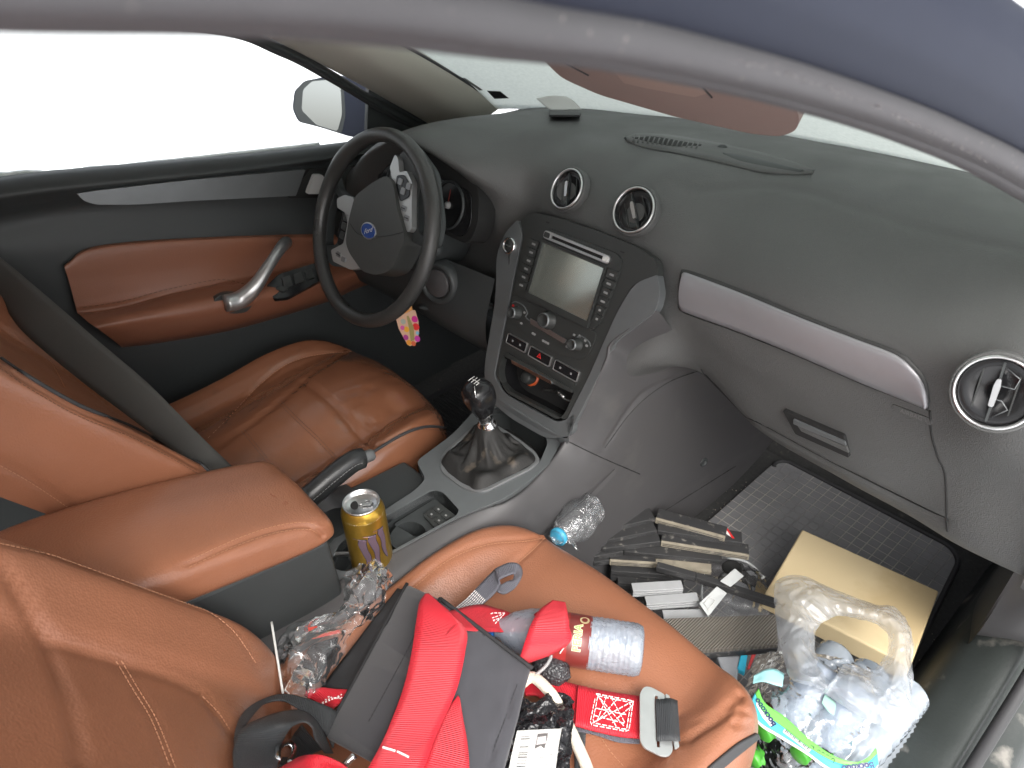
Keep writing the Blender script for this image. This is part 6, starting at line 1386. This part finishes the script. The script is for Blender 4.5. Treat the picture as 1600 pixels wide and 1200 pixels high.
# bottle ends seen through the handle hole
for i, (a, b_, lb) in enumerate(((615, 700, 'loose blue tinted bottle lying under the carrier bag handle, left one'), (765, 790, 'loose blue tinted bottle lying under the carrier bag handle, right one'))):
    t = thing('loose_bottle', lb, 'bottle', 'loose bottles seen through the carrier bag handle')
    lathe('bottle_body', [(.0001, .010), (.014, .006), (.020, 0), (.029, .004), (.0315, .014)] + [(.0315 - .002 * (k % 2), .014 + k * .005) for k in range(1, 18)] + [(.02, .13), (.013, .145)], PETB, t, 48, U(*c6x(a, b_), z=.235), V(-.05 + .1 * i, -.75, -.6).normalized() * 1, disp=lambda a_, h: .04 * fb(V(math.cos(a_), math.sin(a_), h * 30), 1.5))
    lathe('base_dimple', [(.008, .0105), (.004, .008), (.0001, .009)], BLUEC, t, 24, U(*c6x(a, b_), z=.236), V(-.05 + .1 * i, -.75, -.6).normalized())
# things between seat and pack
t = thing('blue_packet', 'grey packet with a bright blue corner tucked between the seat and the wrapped bottles', 'packet')
q = [c6z(20, 650, .10), c6z(160, 660, .10), c6z(150, 800, .09), c6z(40, 760, .09)]
q = [c7z(1050, 1070, .10), c7z(1190, 1065, .10), c7z(1170, 1210, .095), c7z(1120, 1250, .095)]
hexa('packet_body', q + [p + V(0, 0, -.02) for p in q], M('packet_grey', (.28, .29, .31), .5, bump=(60, .5, .003)), t, .003)
q = [c7z(1190, 1062, .106), c7z(1232, 1060, .106), c7z(1215, 1165, .10), c7z(1170, 1140, .10)]
hexa('packet_corner', q + [p + V(0, 0, -.012) for p in q], M('packet_blue', (.03, .42, .62), .4), t, .002)
t = tag(hexa('red_strip', [c7z(1255, 1058, .10), c7z(1280, 1058, .10), c7z(1240, 1150, .09), c7z(1225, 1150, .09)] + [c7z(1255, 1058, .08), c7z(1280, 1058, .08), c7z(1240, 1150, .07), c7z(1225, 1150, .07)], REDP, None, .001), 'dark red strip beside the bright blue packet corner', 'strip')
t = thing('foil_wrapper', 'crumpled shiny black and white wrapper on the floor by the door sill', 'wrapper')
crumple('wrapper_film', [c6r([(1010, 930, .05), (1040, 920, .06), (1075, 935, .05)]), c6r([(1005, 960, .05), (1040, 960, .065), (1085, 965, .05)])], BLKF, t, n=16, amp=.006, sc_=80, th=.0006)
crumple('wrapper_film', [c6r([(1030, 820, .05), (1050, 820, .06), (1062, 860, .05)]), c6r([(1030, 900, .05), (1045, 920, .065), (1068, 910, .05)])], FILM, t, n=16, amp=.008, sc_=80)
tag(hexa('paper_strip', [c6z(862, 1125, .03), c6z(872, 1120, .03), c6z(905, 1165, .03), c6z(892, 1167, .03)] + [c6z(862, 1125, .028), c6z(872, 1120, .028), c6z(905, 1165, .028), c6z(892, 1167, .028)], WHT, None, .0003), 'small white paper strip on the floor beside the wrapped bottles', 'paper')

# paper slip on the dash under the windscreen
sl2 = [wsx(838, 152), wsx(885, 152)]
P0 = U(838, 154, y=.50); P1 = U(886, 151, y=.53); P2 = U(909, 171, y=.53); P3 = U(868, 174, y=.50)
psl = loft('paper_slip', [[P0, P0.lerp(P1, .5) + V(0, 0, .004), P1], [P0.lerp(P3, .5) + V(0, 0, -.004), ctr([P0, P1, P2, P3]), P1.lerp(P2, .5) + V(0, 0, .003)], [P3, P3.lerp(P2, .5) + V(0, 0, .002), P2]], WHT, None, 14, 14, thick=.0008)
tag(psl, 'curled white paper slip propped on the dashboard at the windscreen', 'paper')
q = [U(862, 172, y=.53), U(909, 174, y=.54), U(906, 186, y=.53), U(862, 188, y=.52)]
q3 = [hit(b_d, 858, 176, .004), hit(b_d, 908, 180, .004), hit(b_d, 904, 190, .012), hit(b_d, 858, 190, .012)]
tag(hexa('dark_card', [p + V(0, 0, .001) for p in q3] + [p + V(0, 0, -.003) for p in q3], INK, None, .0006), 'dark card lying under the white paper slip on the dashboard', 'card')

# key tag hanging under the steering column
kt = thing('key_tag', 'orange card tag with a colourful dotted shield hanging from the ignition key', 'key tag')
KF = Fr(U(640, 510, x=-.335), V(.66, .72, 0), V(0, -.1, 1))
kk = lambda L: uf([(600 + a / 10, 440 + b_ / 10) for a, b_ in L], KF)
plate('tag_card', rpoly(kk([(245, 370), (300, 300), (440, 270), (470, 430), (440, 560), (240, 560)]), 1.5), KF, -.6, .6, ORG, kt, bw=.2)
plate('tag_shield', rpoly(kk([(200, 570), (250, 545), (470, 430), (510, 430), (545, 600), (540, 780), (500, 930), (385, 1010), (340, 980), (230, 740)]), 2), KF, .6, 2, M('tag_print', (.62, .40, .28), .4), kt, bw=.3)
for a, b_, r_, cl_ in ((490, 570, 48, (.55, .03, .25)), (500, 690, 52, (.6, .03, .03)), (330, 870, 40, (.35, .04, .25)), (350, 740, 42, (.75, .38, .04)), (370, 950, 40, (.7, .3, .04)), (290, 720, 34, (.6, .1, .35)), (505, 880, 44, (.5, .05, .35)), (310, 620, 40, (.35, .4, .35)), (515, 790, 26, (.2, .45, .6)), (440, 960, 36, (.6, .12, .05))):
    plate('tag_dot', kk([(a + r_ * math.cos(k * .524), b_ + r_ * 1.1 * math.sin(k * .524)) for k in range(12)]), KF, 2, 2.3, M('dot_%d' % a, cl_, .4), kt, bw=0)
plate('tag_window', rpoly(kk([(370, 530), (400, 520), (465, 700), (460, 900), (400, 930), (390, 700)]), 1), KF, 2.2, 2.8, M('tag_olive', (.30, .26, .10), .5), kt, bw=0)
kc = KF(*kk([(345, 410)])[0], 1)
text('tag_lettering', 'OVE', lambda x, y: kc + KF.x * x + KF.y * y, .010, INK, kt, bold=.0003)
tube('key_string', [KF(*kk([(400, 280)])[0], 1), KF(*kk([(430, 200)])[0], 1), KF(*kk([(440, 120)])[0], -4)], .001, GREY_INK, kt, 6)

# ------------------------------------------------------------------ origins
def desc(o):
    L = [o]
    for c_ in o.children: L += desc(c_)
    return L
bpy.context.view_layer.update()
for o in [o for o in sc.objects if o.parent is None and o.type in ('EMPTY', 'MESH') and o.name != 'ground']:
    pts = [v.co for d in desc(o) if d.type == 'MESH' for v in d.data.vertices]
    if not pts: continue
    lo_ = V(min(p.x for p in pts), min(p.y for p in pts), min(p.z for p in pts)); hi = V(max(p.x for p in pts), max(p.y for p in pts), max(p.z for p in pts))
    base_ = V((lo_.x + hi.x) / 2, (lo_.y + hi.y) / 2, lo_.z)
    if o.type == 'MESH': o.data.transform(Matrix.Translation(-base_))
    o.location = base_
    for c_ in o.children: c_.location = c_.location - base_
